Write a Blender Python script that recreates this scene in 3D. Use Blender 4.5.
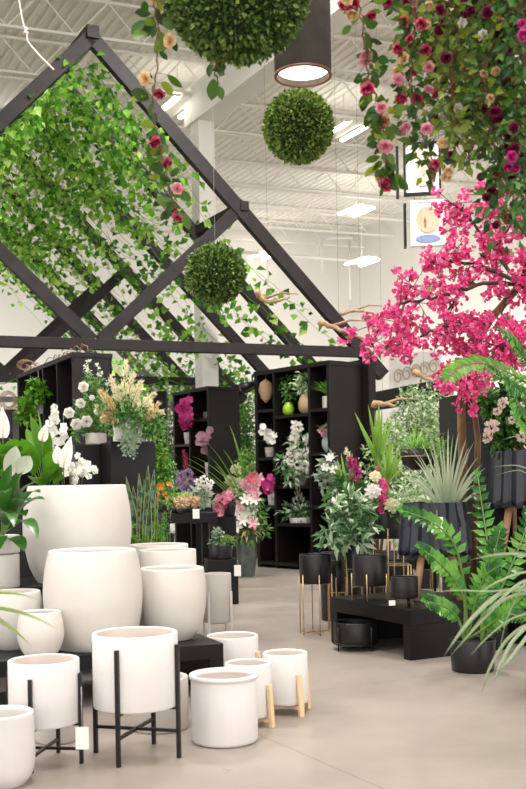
import bpy, math, random
from mathutils import Vector, Matrix
rnd = random.Random(11)
for o in list(bpy.data.objects): bpy.data.objects.remove(o)
sc = bpy.context.scene
F = 1020.0; CX = 263.0; HY = 485.0; RL = .018; EYE = 1.4
V = Vector; PI = math.pi

def at(x, y, D):
    """world point seen at photo pixel x, y when it stands D metres away"""
    u = (x - CX) / F; v = (HY - y) / F
    return V(((u + RL * v) * D, D, EYE + (v - RL * u) * D))
def dep(x, y, h=0.0):
    u = (x - CX) / F; v = (HY - y) / F
    return (h - EYE) / (v - RL * u)
def on(x, y, h=0.0): return at(x, y, dep(x, y, h))
def gp(x, D, h=0.0): return V(((x - CX) / F * D + RL * (h - EYE), D, h))

# ------------------------------------------------------------ camera
cd = bpy.data.cameras.new('camera'); cam = bpy.data.objects.new('camera', cd); sc.collection.objects.link(cam)
cam.location = (0, 0, EYE)
cam.rotation_mode = 'QUATERNION'
cam.rotation_quaternion = (Matrix.Rotation(PI / 2, 4, 'X') @ Matrix.Rotation(-RL, 4, 'Z')).to_quaternion()
cd.sensor_fit = 'VERTICAL'; cd.sensor_height = 36; cd.lens = 36 * F / 789
cd.shift_y = (HY - 394.5) / 789; cd.clip_end = 200; cd.clip_start = .05
cd.dof.use_dof = True; cd.dof.focus_distance = 9.0; cd.dof.aperture_fstop = 4.0
sc.camera = cam
# ------------------------------------------------------------ world, lights, exposure
sc.view_settings.view_transform = 'Standard'; sc.view_settings.look = 'None'
sc.view_settings.gamma = 1; sc.view_settings.use_curve_mapping = False
sc.view_settings.exposure = 0.64
w = bpy.data.worlds.new('store_ambient'); sc.world = w; w.use_nodes = True
w.node_tree.nodes['Background'].inputs[0].default_value = (1.0, .99, .98, 1)
w.node_tree.nodes['Background'].inputs[1].default_value = 1.75
def area(name, loc, size, power, rot=(0, 0, 0), col=(1, .98, .96), sy=None):
    l = bpy.data.lights.new(name, 'AREA'); l.energy = power; l.color = col
    l.shape = 'RECTANGLE'; l.size = size; l.size_y = sy or size
    o = bpy.data.objects.new(name, l); o.location = loc; o.rotation_euler = rot; sc.collection.objects.link(o)
    return o
for (x, y, e) in [(-7, -3, 190), (0, -3, 220), (7, -3, 190), (-7, 5, 330), (0, 4.5, 330), (7, 5, 330), (-9, 12.5, 400), (0, 13, 480), (9, 12.5, 400)]:
    area('high_bay_lamp', (x, y, 9.6), 2.2, e)
area('added_wall_wash', (3.0, 26.5, 3.9), 7, 260, (math.radians(88), 0, math.radians(-18)), sy=.5)  # added light without a fixture, brightens the lower back wall
area('added_wall_wash', (-6, 22.5, 3.6), 9, 260, (math.radians(88), 0, math.radians(28)), sy=.5)  # second added light, whitens the left stretch of the back wall

# ------------------------------------------------------------ mesh helpers
COL = sc.collection
ORG = {}
class MB:
    def __init__(s): s.v = []; s.f = []; s.m = []; s.sm = []
    def add(s, vs, fs, mi=0, smooth=False):
        n = len(s.v); s.v.extend(vs)
        for f in fs: s.f.append(tuple(n + i for i in f)); s.m.append(mi); s.sm.append(smooth)
    def box(s, c, size, ax=None, mi=0):
        a, b, d = ax if ax else (V((1, 0, 0)), V((0, 1, 0)), V((0, 0, 1)))
        x, y, z = size[0] / 2, size[1] / 2, size[2] / 2; c = V(c)
        vs = [c + a * x * i + b * y * j + d * z * k for i in (-1, 1) for j in (-1, 1) for k in (-1, 1)]
        s.add(vs, [(0, 1, 3, 2), (4, 6, 7, 5), (0, 4, 5, 1), (2, 3, 7, 6), (0, 2, 6, 4), (1, 5, 7, 3)], mi)
        return s
    def beam(s, p, q, w_, h_, up=V((0, 0, 1)), mi=0):
        p = V(p); q = V(q); d = (q - p); L = d.length; d.normalize()
        side = d.cross(up)
        if side.length < 1e-4: side = d.cross(V((0, 1, 0)))
        side.normalize(); u = side.cross(d)
        return s.box((p + q) / 2, (L, w_, h_), (d, side, u), mi)
    def tube(s, pts, r, n=8, r2=None, mi=0, cap=True):
        pts = [V(p) for p in pts]; rings = []; k = len(pts)
        ref = V((.13, .31, .94))
        for i, p in enumerate(pts):
            d = (pts[min(i + 1, k - 1)] - pts[max(i - 1, 0)]).normalized()
            a = d.cross(ref)
            if a.length < .05: a = d.cross(V((1, 0, 0)))
            a.normalize(); b = d.cross(a)
            rr = r if r2 is None else r + (r2 - r) * i / max(1, k - 1)
            rings += [p + (a * math.cos(2 * PI * j / n) + b * math.sin(2 * PI * j / n)) * rr for j in range(n)]
        fs = [(i * n + j, i * n + (j + 1) % n, (i + 1) * n + (j + 1) % n, (i + 1) * n + j) for i in range(k - 1) for j in range(n)]
        if cap: fs += [tuple(range(n))[::-1], tuple(range((k - 1) * n, k * n))]
        s.add(rings, fs, mi, True); return s
    def lathe(s, prof, c, n=48, mi=0, fn=None, smooth=True, caps=True):
        c = V(c); vs = []
        for (r, z) in prof:
            for j in range(n):
                t = 2 * PI * j / n; rr = r * (fn(t, z) if fn else 1); vs.append(c + V((rr * math.cos(t), rr * math.sin(t), z)))
        k = len(prof)
        fs = [(i * n + j, i * n + (j + 1) % n, (i + 1) * n + (j + 1) % n, (i + 1) * n + j) for i in range(k - 1) for j in range(n)]
        if caps: fs.append(tuple(range(n))[::-1]); fs.append(tuple(range((k - 1) * n, k * n)))
        s.add(vs, fs, mi, smooth); return s
    def leaf(s, p, d, n, L, W, fold=.12, curl=.15, mi=0):
        d = d.normalized(); sd = d.cross(n)
        if sd.length < 1e-3: sd = d.cross(V((.3, .5, .8)))
        sd.normalize(); nn = sd.cross(d)
        m = p + d * (.42 * L)
        s.add([p, m + sd * (W / 2) + nn * (fold * W), m + nn * 0, m - sd * (W / 2) + nn * (fold * W), p + d * L - nn * (curl * L)],
              [(0, 2, 1), (0, 3, 2), (1, 2, 4), (2, 3, 4)], mi)
    def petal(s, p, d, n, L, W, mi=0):
        d = d.normalized(); sd = d.cross(n)
        if sd.length < 1e-3: sd = d.cross(V((.3, .5, .8)))
        sd.normalize(); nn = sd.cross(d)
        s.add([p, p + d * .45 * L + sd * W * .42 + nn * .06 * L, p + d * .8 * L + sd * W * .38 + nn * .08 * L, p + d * L - nn * .05 * L, p + d * .8 * L - sd * W * .38 + nn * .08 * L, p + d * .45 * L - sd * W * .42 + nn * .06 * L, p + d * .55 * L - nn * .03 * L],
              [(0, 6, 1), (1, 6, 2), (2, 6, 3), (3, 6, 4), (4, 6, 5), (5, 6, 0)], mi, True)
    def blade(s, p, d, L, W, droop=.5, segs=7, prof=None, fold=.15, nref=V((0, 0, 1)), mi=0, tw=0):
        p = V(p); d = V(d).normalized(); st = L / segs
        vs = []; prof = prof or (lambda t: math.sin(PI * (.12 + .88 * t) ** .8) if t < .999 else .02)
        for i in range(segs + 1):
            t = i / segs
            sd = d.cross(nref)
            if sd.length < .05: sd = d.cross(V((.4, .6, .1)))
            sd.normalize()
            if tw: sd = Matrix.Rotation(tw, 3, d) @ sd
            nn = sd.cross(d); hw = max(.002 * W, prof(t) * W / 2)
            vs += [p - sd * hw + nn * (fold * hw), V(p), p + sd * hw + nn * (fold * hw)]
            p = p + d * st
            d = (d + V((0, 0, -1)) * droop / segs * (.4 + 1.2 * t)).normalized()
        fs = []
        for i in range(segs):
            a = i * 3; fs += [(a, a + 1, a + 4, a + 3), (a + 1, a + 2, a + 5, a + 4)]
        s.add(vs, fs, mi, True); return p
    def build(s, name, mats, parent=None, org=None, bevel=0):
        me = bpy.data.meshes.new(name)
        o0 = ORG[parent.name] if parent is not None else (V(org) if org is not None else V((0, 0, 0)))
        me.from_pydata([tuple(v - o0) for v in s.v], [], s.f)
        if not isinstance(mats, (list, tuple)): mats = [mats, INNER.get(mats.name, mats)]
        for m in mats: me.materials.append(m)
        me.polygons.foreach_set('material_index', s.m); me.polygons.foreach_set('use_smooth', s.sm); me.update()
        o = bpy.data.objects.new(name, me); COL.objects.link(o)
        if parent is not None: o.parent = parent
        else: o.location = o0
        ORG[o.name] = o0
        if bevel:
            b = o.modifiers.new('bevel', 'BEVEL'); b.width = bevel; b.segments = 2; b.limit_method = 'ANGLE'
        return o
def thing(name, label, cat, loc, group=None):
    o = bpy.data.objects.new(name, None); COL.objects.link(o); o.location = loc; o.empty_display_size = .1
    ORG[o.name] = V(loc); o['label'] = label; o['category'] = cat
    if group: o['group'] = group
    return o
def tag(o, label, cat, group=None, kind=None):
    o['label'] = label; o['category'] = cat
    if group: o['group'] = group
    if kind: o['kind'] = kind
    return o
def struct(o): o['kind'] = 'structure'; return o
def rv(s=1.0): return V((rnd.gauss(0, 1), rnd.gauss(0, 1), rnd.gauss(0, 1))).normalized() * s
U = rnd.uniform

# ------------------------------------------------------------ materials
def sr(h):
    h = h.lstrip('#'); c = [int(h[i:i + 2], 16) / 255 for i in (0, 2, 4)]
    return tuple([(x / 12.92 if x <= .04045 else ((x + .055) / 1.055) ** 2.4) for x in c] + [1])
def nodes(name):
    m = bpy.data.materials.new(name); m.use_nodes = True; nt = m.node_tree
    return m, nt, nt.nodes['Principled BSDF']
def mat(name, c, rough=.5, c2=None, scale=6, bump=0, metal=0, bscale=60, spec=.5, stretch=None, detail=4):
    m, nt, b = nodes(name); b.inputs['Roughness'].default_value = rough; b.inputs['Metallic'].default_value = metal
    b.inputs['Specular IOR Level'].default_value = spec
    tc = nt.nodes.new('ShaderNodeTexCoord'); src = tc.outputs['Object']
    if stretch:
        mp = nt.nodes.new('ShaderNodeMapping'); mp.inputs['Scale'].default_value = stretch
        nt.links.new(src, mp.inputs[0]); src = mp.outputs[0]
    if c2:
        n = nt.nodes.new('ShaderNodeTexNoise'); n.inputs['Scale'].default_value = scale; n.inputs['Detail'].default_value = detail
        r = nt.nodes.new('ShaderNodeValToRGB'); r.color_ramp.elements[0].color = sr(c); r.color_ramp.elements[1].color = sr(c2)
        r.color_ramp.elements[0].position = .35; r.color_ramp.elements[1].position = .65
        nt.links.new(src, n.inputs[0]); nt.links.new(n.outputs[0], r.inputs[0]); nt.links.new(r.outputs[0], b.inputs[0])
    else: b.inputs[0].default_value = sr(c)
    if bump:
        n2 = nt.nodes.new('ShaderNodeTexNoise'); n2.inputs['Scale'].default_value = bscale
        bp = nt.nodes.new('ShaderNodeBump'); bp.inputs['Strength'].default_value = bump; bp.inputs['Distance'].default_value = .01
        nt.links.new(src, n2.inputs[0]); nt.links.new(n2.outputs[0], bp.inputs['Height']); nt.links.new(bp.outputs[0], b.inputs['Normal'])
    return m
def leafm(name, cols, rough=.45, trans=.35):
    m, nt, b = nodes(name); b.inputs['Roughness'].default_value = rough
    g = nt.nodes.new('ShaderNodeNewGeometry'); r = nt.nodes.new('ShaderNodeValToRGB')
    e = r.color_ramp.elements; e[0].color = sr(cols[0]); e[1].color = sr(cols[-1])
    for i in range(1, len(cols) - 1):
        x = e.new(i / (len(cols) - 1)); x.color = sr(cols[i])
    nt.links.new(g.outputs['Random Per Island'], r.inputs[0]); nt.links.new(r.outputs[0], b.inputs[0])
    t = nt.nodes.new('ShaderNodeBsdfTranslucent'); mx = nt.nodes.new('ShaderNodeMixShader'); mx.inputs[0].default_value = trans
    nt.links.new(r.outputs[0], t.inputs[0]); nt.links.new(b.outputs[0], mx.inputs[1]); nt.links.new(t.outputs[0], mx.inputs[2])
    nt.links.new(mx.outputs[0], nt.nodes['Material Output'].inputs[0])
    return m
def emit(name, c, s):
    m, nt, b = nodes(name); b.inputs[0].default_value = sr(c); b.inputs['Emission Color'].default_value = sr(c); b.inputs['Emission Strength'].default_value = s
    return m
def stripe_leaf(name, edge, mid, scale=9):
    """variegated leaf: cream patches in the green"""
    m, nt, b = nodes(name); b.inputs['Roughness'].default_value = .45
    tc = nt.nodes.new('ShaderNodeTexCoord'); n = nt.nodes.new('ShaderNodeTexNoise'); n.inputs['Scale'].default_value = scale
    r = nt.nodes.new('ShaderNodeValToRGB'); r.color_ramp.elements[0].color = sr(mid); r.color_ramp.elements[1].color = sr(edge)
    r.color_ramp.elements[0].position = .46; r.color_ramp.elements[1].position = .54
    nt.links.new(tc.outputs['Object'], n.inputs[0]); nt.links.new(n.outputs[0], r.inputs[0]); nt.links.new(r.outputs[0], b.inputs[0])
    t = nt.nodes.new('ShaderNodeBsdfTranslucent'); mx = nt.nodes.new('ShaderNodeMixShader'); mx.inputs[0].default_value = .3
    nt.links.new(r.outputs[0], t.inputs[0]); nt.links.new(b.outputs[0], mx.inputs[1]); nt.links.new(t.outputs[0], mx.inputs[2])
    nt.links.new(mx.outputs[0], nt.nodes['Material Output'].inputs[0])
    return m
M = {}
INNER = {}
M['white'] = mat('white_ceramic', '#dbd7d5', .55, '#e1dddb', 3, .06, bscale=25)
M['inner'] = mat('raw_inner_clay', '#d6cac2', .8, '#ddd2ca', 4)
M['ivory'] = mat('ivory_ceramic', '#d2cdc6', .5, '#d9d4ce', 3, .05, bscale=20)
M['greyw'] = mat('pale_grey_fibrestone', '#bdb7b0', .7, '#c7c1ba', 4, .08)
M['blk'] = mat('black_painted_wood', '#0c0b0c', .42, '#121011', 3, .05, spec=.3, stretch=(1, 1, .2))
M['shelf'] = mat('dark_brown_shelf_board', '#120e0e', .42, '#1b1515', 2.5, .04, spec=.3, stretch=(1, 1, .15))
M['beam'] = mat('charcoal_timber', '#1c1718', .55, '#272021', 3, .1, spec=.3, stretch=(1, 1, 1))
M['matte'] = mat('matte_black_ceramic', '#0e0e10', .4, '#131315', 5, .03)
M['blkmetal'] = mat('black_metal', '#1a1919', .35, metal=.3)
M['gold'] = mat('brass_metal', '#b3956a', .35, '#c9ae84', 8, metal=.6)
M['pine'] = mat('pale_pine', '#dcb98c', .55, '#e8cda6', 7, .03, stretch=(1, 1, .15))
M['oak'] = mat('oak_leg_wood', '#a27c5c', .55, '#bb9573', 7, .03, stretch=(1, 1, .15))
M['bark'] = mat('bark', '#6b4c33', .8, '#94704e', 12, .4, stretch=(1, 1, .3))
M['dkbark'] = mat('dark_bark', '#33241e', .8, '#4d372c', 12, .4)
M['drift'] = mat('driftwood', '#8a6d50', .8, '#a88b6c', 10, .3)
M['soil'] = mat('soil', '#2a211b', .95, '#3c3027', 30, .4)
M['tagw'] = mat('white_paper', '#efede8', .7)
M['cord'] = mat('white_cord', '#e8dcd6', .7)
M['wire'] = mat('thin_wire', '#cfcdc8', .5)
M['conc'] = mat('dark_cement', '#3a3532', .75, '#59534e', 5, .15, bscale=30)
M['lime'] = mat('lime_green_glaze', '#8fb52a', .3)
M['tanpot'] = mat('tan_clay', '#a08a68', .6)
M['celadon'] = mat('celadon_glaze', '#8fa8a0', .3, '#a9bcb4', 8)
M['copper'] = mat('copper_rim', '#7a4a3a', .5)
M['plum'] = mat('plum_brown_wood', '#4a2f34', .65, '#573a3e', 5)
M['tagl'] = mat('pale_grey_leaf', '#9fa390', .6)
M['vase'] = mat('mottled_green_glaze', '#3f4640', .3, '#59625a', 7, .12)
M['ivy'] = leafm('ivy_leaf', ['#2e6412', '#569a24', '#78b636', '#9cd050', '#c8e87c'], .35, .5)
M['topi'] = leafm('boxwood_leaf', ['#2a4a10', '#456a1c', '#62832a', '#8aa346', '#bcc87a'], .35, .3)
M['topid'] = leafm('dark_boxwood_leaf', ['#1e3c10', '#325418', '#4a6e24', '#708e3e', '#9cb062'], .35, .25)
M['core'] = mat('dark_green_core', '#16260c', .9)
M['stem'] = mat('green_stem', '#6a8c40', .6)
M['bstem'] = mat('brown_stem', '#6a4a2f', .7)
M['lush'] = leafm('broad_green_leaf', ['#2b5f12', '#44801c', '#649c28', '#80b036'], .3, .35)
M['dkleaf'] = leafm('deep_green_leaf', ['#16380f', '#22501a', '#2f6322', '#4a7c2c', '#5f8c38'], .3, .25)
M['garleaf'] = leafm('rose_leaf', ['#1f3a14', '#2e531c', '#426a20', '#5f7d24', '#9aa02c'], .45, .35)
M['varieg'] = leafm('variegated_leaf', ['#3f6b2e', '#7a9f5a', '#b9cf9c', '#dfe8cd', '#5b8442'], .45, .35)
M['varieg2'] = leafm('cream_edged_leaf', ['#2f5c2b', '#3f7038', '#88a878', '#dbe3cf'], .45, .25)
M['light'] = leafm('fresh_green_leaf', ['#5c8f35', '#7db048', '#9bc766', '#b8d98a'], .45, .45)
M['mid'] = leafm('mid_green_leaf', ['#35682a', '#4a8036', '#669a48', '#86b060'], .45, .35)
M['olive'] = leafm('olive_leaf', ['#4f6b2a', '#6f8a35', '#8ea049', '#5e7a38'], .5, .3)
M['grey'] = leafm('silver_leaf', ['#7d8f7a', '#9bab96', '#6e8468', '#b5c2ae'], .55, .3)
M['agave'] = leafm('pale_agave_leaf', ['#6f8a68', '#94a886', '#c2ccae', '#83997a', '#d5dac4'], .45, .2)
M['yucca'] = leafm('yucca_leaf', ['#5d8a32', '#76a33f', '#93bb55', '#4c7a2c'], .4, .35)
M['snake'] = stripe_leaf('snake_plant_leaf', '#5f7f63', '#27452f', 22)
M['snakee'] = mat('yellow_leaf_edge', '#b5b65c', .5)
M['grass'] = leafm('striped_grass_blade', ['#35603c', '#6b8a62', '#a39a84', '#b5ab98', '#4c7a4c', '#2f5a38'], .4, .3)
M['grassg'] = mat('green_blade_stripe', '#4d7a4a', .45, '#6c9160', 20)
M['grassc'] = mat('cream_blade_stripe', '#a39b84', .45, '#8d9272', 20)
M['zz'] = leafm('glossy_leaflet', ['#1f5218', '#307024', '#4a8c30', '#78ae48'], .25, .3)
M['fern'] = leafm('bright_frond', ['#4f8f35', '#6aa63f', '#86bb4c'], .4, .4)
def flo(n, *c): M[n] = leafm(n, list(c), .55, .35)
flo('hot', '#d02472', '#e23c8a', '#ec5a9c', '#f48cba', '#d82e7a')
flo('magenta', '#9a1466', '#b8247c', '#cf3c90', '#e26aae')
flo('crimson', '#8e1238', '#b01e4a', '#cf3a62', '#e58aa0', '#c2264f')
flo('wine', '#4a0a26', '#700f3a', '#931a4c', '#5a0c30')
flo('pinkflo', '#d8869a', '#e9a6b4', '#f2c8cf', '#cf6d88')
flo('lilac', '#b89cc4', '#cdb2d4', '#e2cce0', '#d6a8c4')
flo('mauve', '#b98a9c', '#cfa3b0', '#a9768c')
flo('wht', '#e6e2d8', '#f2efe8', '#f8f6f2')
flo('cream', '#e8dbb4', '#f2e8c8', '#f6f0dc')
flo('peach', '#e2c08c', '#edd3a6', '#f2e0c0')
flo('tan', '#b8926c', '#cfae88', '#dcc3a4')
flo('orange', '#d88a2c', '#e8a648', '#c06c1e')
flo('rosy', '#b5486a', '#c96a85', '#dc95a5', '#a83a5c')
flo('blush', '#d9bfb8', '#e8d2cc', '#eadcd6')
flo('protea', '#c9cf9c', '#dde0b8', '#eeecd4')

for k_ in ('white', 'ivory', 'greyw'): INNER[M[k_].name] = M['inner']
# floor
def floor_mat():
    m, nt, b = nodes('polished_concrete')
    tc = nt.nodes.new('ShaderNodeTexCoord')
    n = nt.nodes.new('ShaderNodeTexNoise'); n.inputs['Scale'].default_value = .9; n.inputs['Detail'].default_value = 7; n.inputs['Roughness'].default_value = .62
    r = nt.nodes.new('ShaderNodeValToRGB'); e = r.color_ramp.elements
    e[0].color = sr('#92887f'); e[0].position = .3; e[1].color = sr('#aca197'); e[1].position = .7
    n2 = nt.nodes.new('ShaderNodeTexNoise'); n2.inputs['Scale'].default_value = 3.5; n2.inputs['Detail'].default_value = 5
    r2 = nt.nodes.new('ShaderNodeMapRange'); r2.inputs[3].default_value = .22; r2.inputs[4].default_value = .42
    br = nt.nodes.new('ShaderNodeTexBrick'); br.offset = 0; br.inputs['Scale'].default_value = 1
    br.inputs['Brick Width'].default_value = 3.6; br.inputs['Row Height'].default_value = 3.6; br.inputs['Mortar Size'].default_value = .006
    br.inputs['Color1'].default_value = (1, 1, 1, 1); br.inputs['Color2'].default_value = (1, 1, 1, 1); br.inputs['Mortar'].default_value = (.72, .7, .68, 1)
    mp = nt.nodes.new('ShaderNodeMapping'); mp.inputs['Rotation'].default_value[2] = -.5; mp.inputs['Location'].default_value = (.9, 1.3, 0)
    mx = nt.nodes.new('ShaderNodeMix'); mx.data_type = 'RGBA'; mx.blend_type = 'MULTIPLY'; mx.inputs[0].default_value = 1
    L = nt.links.new
    L(tc.outputs['Object'], n.inputs[0]); L(tc.outputs['Object'], n2.inputs[0]); L(tc.outputs['Object'], mp.inputs[0]); L(mp.outputs[0], br.inputs[0])
    L(n.outputs[0], r.inputs[0]); L(r.outputs[0], mx.inputs[6]); L(br.outputs[0], mx.inputs[7]); L(mx.outputs[2], b.inputs[0])
    L(n2.outputs[0], r2.inputs[0]); L(r2.outputs[0], b.inputs['Roughness'])
    return m
M['floor'] = floor_mat()
M['wall'] = mat('painted_wall', '#e2dfd8', .8, '#e5e2dc', .6)
M['ceil'] = mat('ceiling_deck_paint', '#ebe7dd', .8, '#eeeae1', .5)
M['steel'] = mat('painted_steel', '#e8e5dc', .5)
M['tube'] = emit('lit_tube', '#fffaf0', 7)

# ------------------------------------------------------------ directions of the building
DA = V((-.477, .879, 0)); DB = V((.879, .477, 0)); DG = V((.94, .34, 0))
UP = V((0, 0, 1))
HC = 10.2
corner = V((3.15, 36, 0))
# ------------------------------------------------------------ shell
b = MB(); b.box((0, 16, -.05), (90, 64, .1)); struct(b.build('floor', M['floor']))
b = MB(); c0 = corner - DB * 25 + DA * .1; b.box(c0 + UP * HC / 2, (52, .2, HC), (DB, DA, UP)); struct(b.build('wall_back', M['wall']))
b = MB(); c0 = corner - DA * 21 + DB * .1; b.box(c0 + UP * HC / 2, (.2, 44, HC), (DB, DA, UP)); struct(b.build('wall_right', M['wall']))
# corrugated deck, flutes run along DA
b = MB(); n = 355; pitch = .21; base = corner - DB * 50 - DA * 52
vs = []; fs = []
for i in range(n):
    for k, (dx, dz) in enumerate([(0, 0), (.085, 0), (.115, .032), (.18, .032)]):
        p = base + DB * (i * pitch + dx) + UP * (HC + dz); vs += [p, p + DA * 53]
for i in range(len(vs) // 2 - 1): fs.append((2 * i, 2 * i + 2, 2 * i + 3, 2 * i + 1))
b.add(vs, fs); ceiling = struct(b.build('ceiling', M['ceil']))
# bar joists
k = 0
for i, D in enumerate([11.5, 13.6, 15.7, 17.8, 19.9, 22, 24.1, 26.2, 28.3, 30.4, 32.4, 34.2]):
    p0 = V((1.5, D, 0)); s0 = -17; s1 = 17
    # stop at the right wall and the back wall
    rel = p0 - corner; s1 = min(s1, -rel.dot(DB) / DG.dot(DB) - .1)
    back = -rel.dot(DA) / DG.dot(DA) if abs(DG.dot(DA)) > 1e-3 else 99
    if DG.dot(DA) < 0: s0 = max(s0, back + .1)
    b = MB(); zt = HC - .06; zb = HC - .72
    b.beam(p0 + DG * s0 + UP * zt, p0 + DG * s1 + UP * zt, .09, .05)
    b.beam(p0 + DG * s0 + UP * zb, p0 + DG * s1 + UP * zb, .08, .045)
    m_ = int((s1 - s0) / 1.2)
    for j in range(m_):
        a = s0 + j * 1.2
        b.beam(p0 + DG * a + UP * zb, p0 + DG * (a + .6) + UP * zt, .022, .022)
        b.beam(p0 + DG * (a + .6) + UP * zt, p0 + DG * (a + 1.2) + UP * zb, .022, .022)
    b.build('ceiling_joist', M['steel'], ceiling)
# girder and column
g1 = at(215, 112, 20.5); g1.z = 0
b = MB(); b.box(g1 - DA * 9 + UP * 9.25, (.45, 20, .75), (DB, DA, UP)); b.build('ceiling_girder', M['steel'], ceiling)
b = MB(); b.box(g1 + DA * .6 + UP * 4.45, (.36, .36, 8.9), (DB, DA, UP)); struct(b.build('trim_1', M['wall']))
# corner duct work high under the roof
b = MB(); b.tube([at(318, 262, 34), at(318, 243, 34), at(330, 238, 34), at(352, 238, 33.5)], .04, 6)
b.tube([at(240, 252, 33), at(372, 262, 33)], .05, 6); b.tube([at(322, 240, 34), at(322, 275, 34)], .03, 6); b.tube([at(349, 240, 34), at(350, 300, 33.6)], .04, 6)
struct(b.build('trim_2', M['steel']))
# lit fixtures
for (x, y, h, w_, where) in [(178, 108, 9.35, 1.0, 'just left of the big girder column'), (344, 132, 9.35, 1.1, 'right of the medium boxwood ball'), (356, 211, 9.2, 1.1, 'below the left rose garland on the right'), (263, 256, 8.9, 1.1, 'above the right rafter near the far wall'), (362, 262, 8.1, 1.1, 'in front of the far corner of the room'), (92, 246, 9.3, 1.1, 'seen through the ivy on the left roof slope'), (8, 150, 9.3, 1.1, 'behind the ivy at the far left edge')]:
    D = dep(x, y, h); p = at(x, y, D)
    t = thing('ceiling_light', 'lit double tube ceiling light ' + where, 'ceiling light', p, 'high bay lights under the roof')
    b = MB(); b.box(p + UP * .05, (.3, 1.2, .03), (DB, DA, UP)); b.tube([p + UP * .06, V((p.x, p.y, HC))], .01, 6); b.build('housing', M['steel'], t)
    for s in (-1, 1):
        b = MB(); b.box(p + DB * .26 * s, (.09, 1.0, .05), (DB, DA, UP)); b.build('tube', M['tube'], t)
# ------------------------------------------------------------ pergola
AP = at(91, 38, 16); HT = AP.z; HE = 3.43; TE = 4.82
def gp3(t, h, d): return V((AP.x, AP.y, 0)) + DG * t + DA * d + UP * h
def slope(t): return HT + (HE - HT) * abs(t) / TE
perg = thing('pergola_frame', 'charcoal timber pergola of pointed gables standing over the plant shelves', 'pergola', gp3(0, 0, 0))
GD = [0, 1.75, 3.5, 5.25, 7.0, 8.75, 10.5]
for d in GD:
    hw = .22 if d == 0 else .2
    for s in (-1, 1):
        e = 1.035
        bb = MB(); bb.beam(gp3(0 - s * (0 if s < 0 else .0), HT, d), gp3(s * TE * e, HT + (HE - HT) * e, d), .15, hw); bb.build('rafter', M['beam'], perg, bevel=.006)
for d in (0, 5.25, 10.5):
    bb = MB(); q = gp3(TE * .96, HE + .22, d); bb.beam(gp3(-TE * .96, HE + .22, d), q, .14, .17); bb.build('tie_beam', M['beam'], perg, bevel=.006)
for d in (0, 5.25, 7.0):
    for s in (-1, 1):
        bb = MB(); bb.beam(gp3(s * .06, HE + .28, d + .01), gp3(s * 2.5, slope(2.41) + .1, d + .01), .12, .2); bb.build('strut', M['beam'], perg, bevel=.006)
bb = MB(); bb.beam(gp3(0, HT + .06, -.12), gp3(0, HT + .06, 10.6), .2, .2); bb.build('ridge_beam', M['beam'], perg, bevel=.006)
for s in (-1, 1):
    bb = MB(); bb.beam(gp3(s * 2.46, slope(2.46) + .1, -.1), gp3(s * 2.46, slope(2.46) + .1, 1.9), .15, .16); bb.build('purlin', M['beam'], perg, bevel=.006)
    bb = MB(); bb.beam(gp3(s * TE, HE + .05, .1), gp3(s * TE, HE + .05, 10.6), .14, .18); bb.build('wall_plate', M['beam'], perg, bevel=.006)
# ivy
def ivy_strand(mb, sm, side, d, t0, t1, sag, lsz=.1, dens=1.0, spread=.17, cull=False):
    t = t0; dd = d; pts = []
    step = .055 / dens; ph = U(0, 6)
    while t < t1:
        f = (t - t0) / max(.1, t1 - t0)
        dd += rnd.gauss(0, .03)
        h = slope(t) - .1 - sag * math.sin(PI * min(1, f)) - .1 * abs(math.sin(ph + t * 3))
        p = gp3(side * t, h, dd + .12 * math.sin(ph + 2 * t)); pts.append(p)
        o = rv(U(.02, spread)); o.z -= U(0, .08)
        if cull and rnd.random() > max(.16, min(1, (p.z - 5.7) / 1.2)): t += step * .82; continue
        dl = (rv(.8) + V((0, -.3, -.5)))
        mb.leaf(p + o, dl, rv(.8) + V((0, -1.1, .5)), lsz * U(.6, 1.25), lsz * U(.65, 1.1), .15, .2)
        t += step * .82
    if len(pts) > 3: sm.tube(pts[::4] + [pts[-1]], .0045, 4, cap=False)
mass = MB(); ms = MB()
for i in range(125):
    d = .15 + U(0, 1) ** 1.1 * 10.2
    ivy_strand(mass, ms, 1, d, U(0, .3), min(4.6, U(.9, 2.7) * (1.15 if d > 2 else .75)), U(0, .5), .145, .72, .3, True)
for i in range(62):
    d = .1 + U(0, 1) * 6
    ivy_strand(mass, ms, -1, d, U(0, .3), U(1.4, 4.2), U(0, .35), .145, .72, .3, True)
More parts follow.
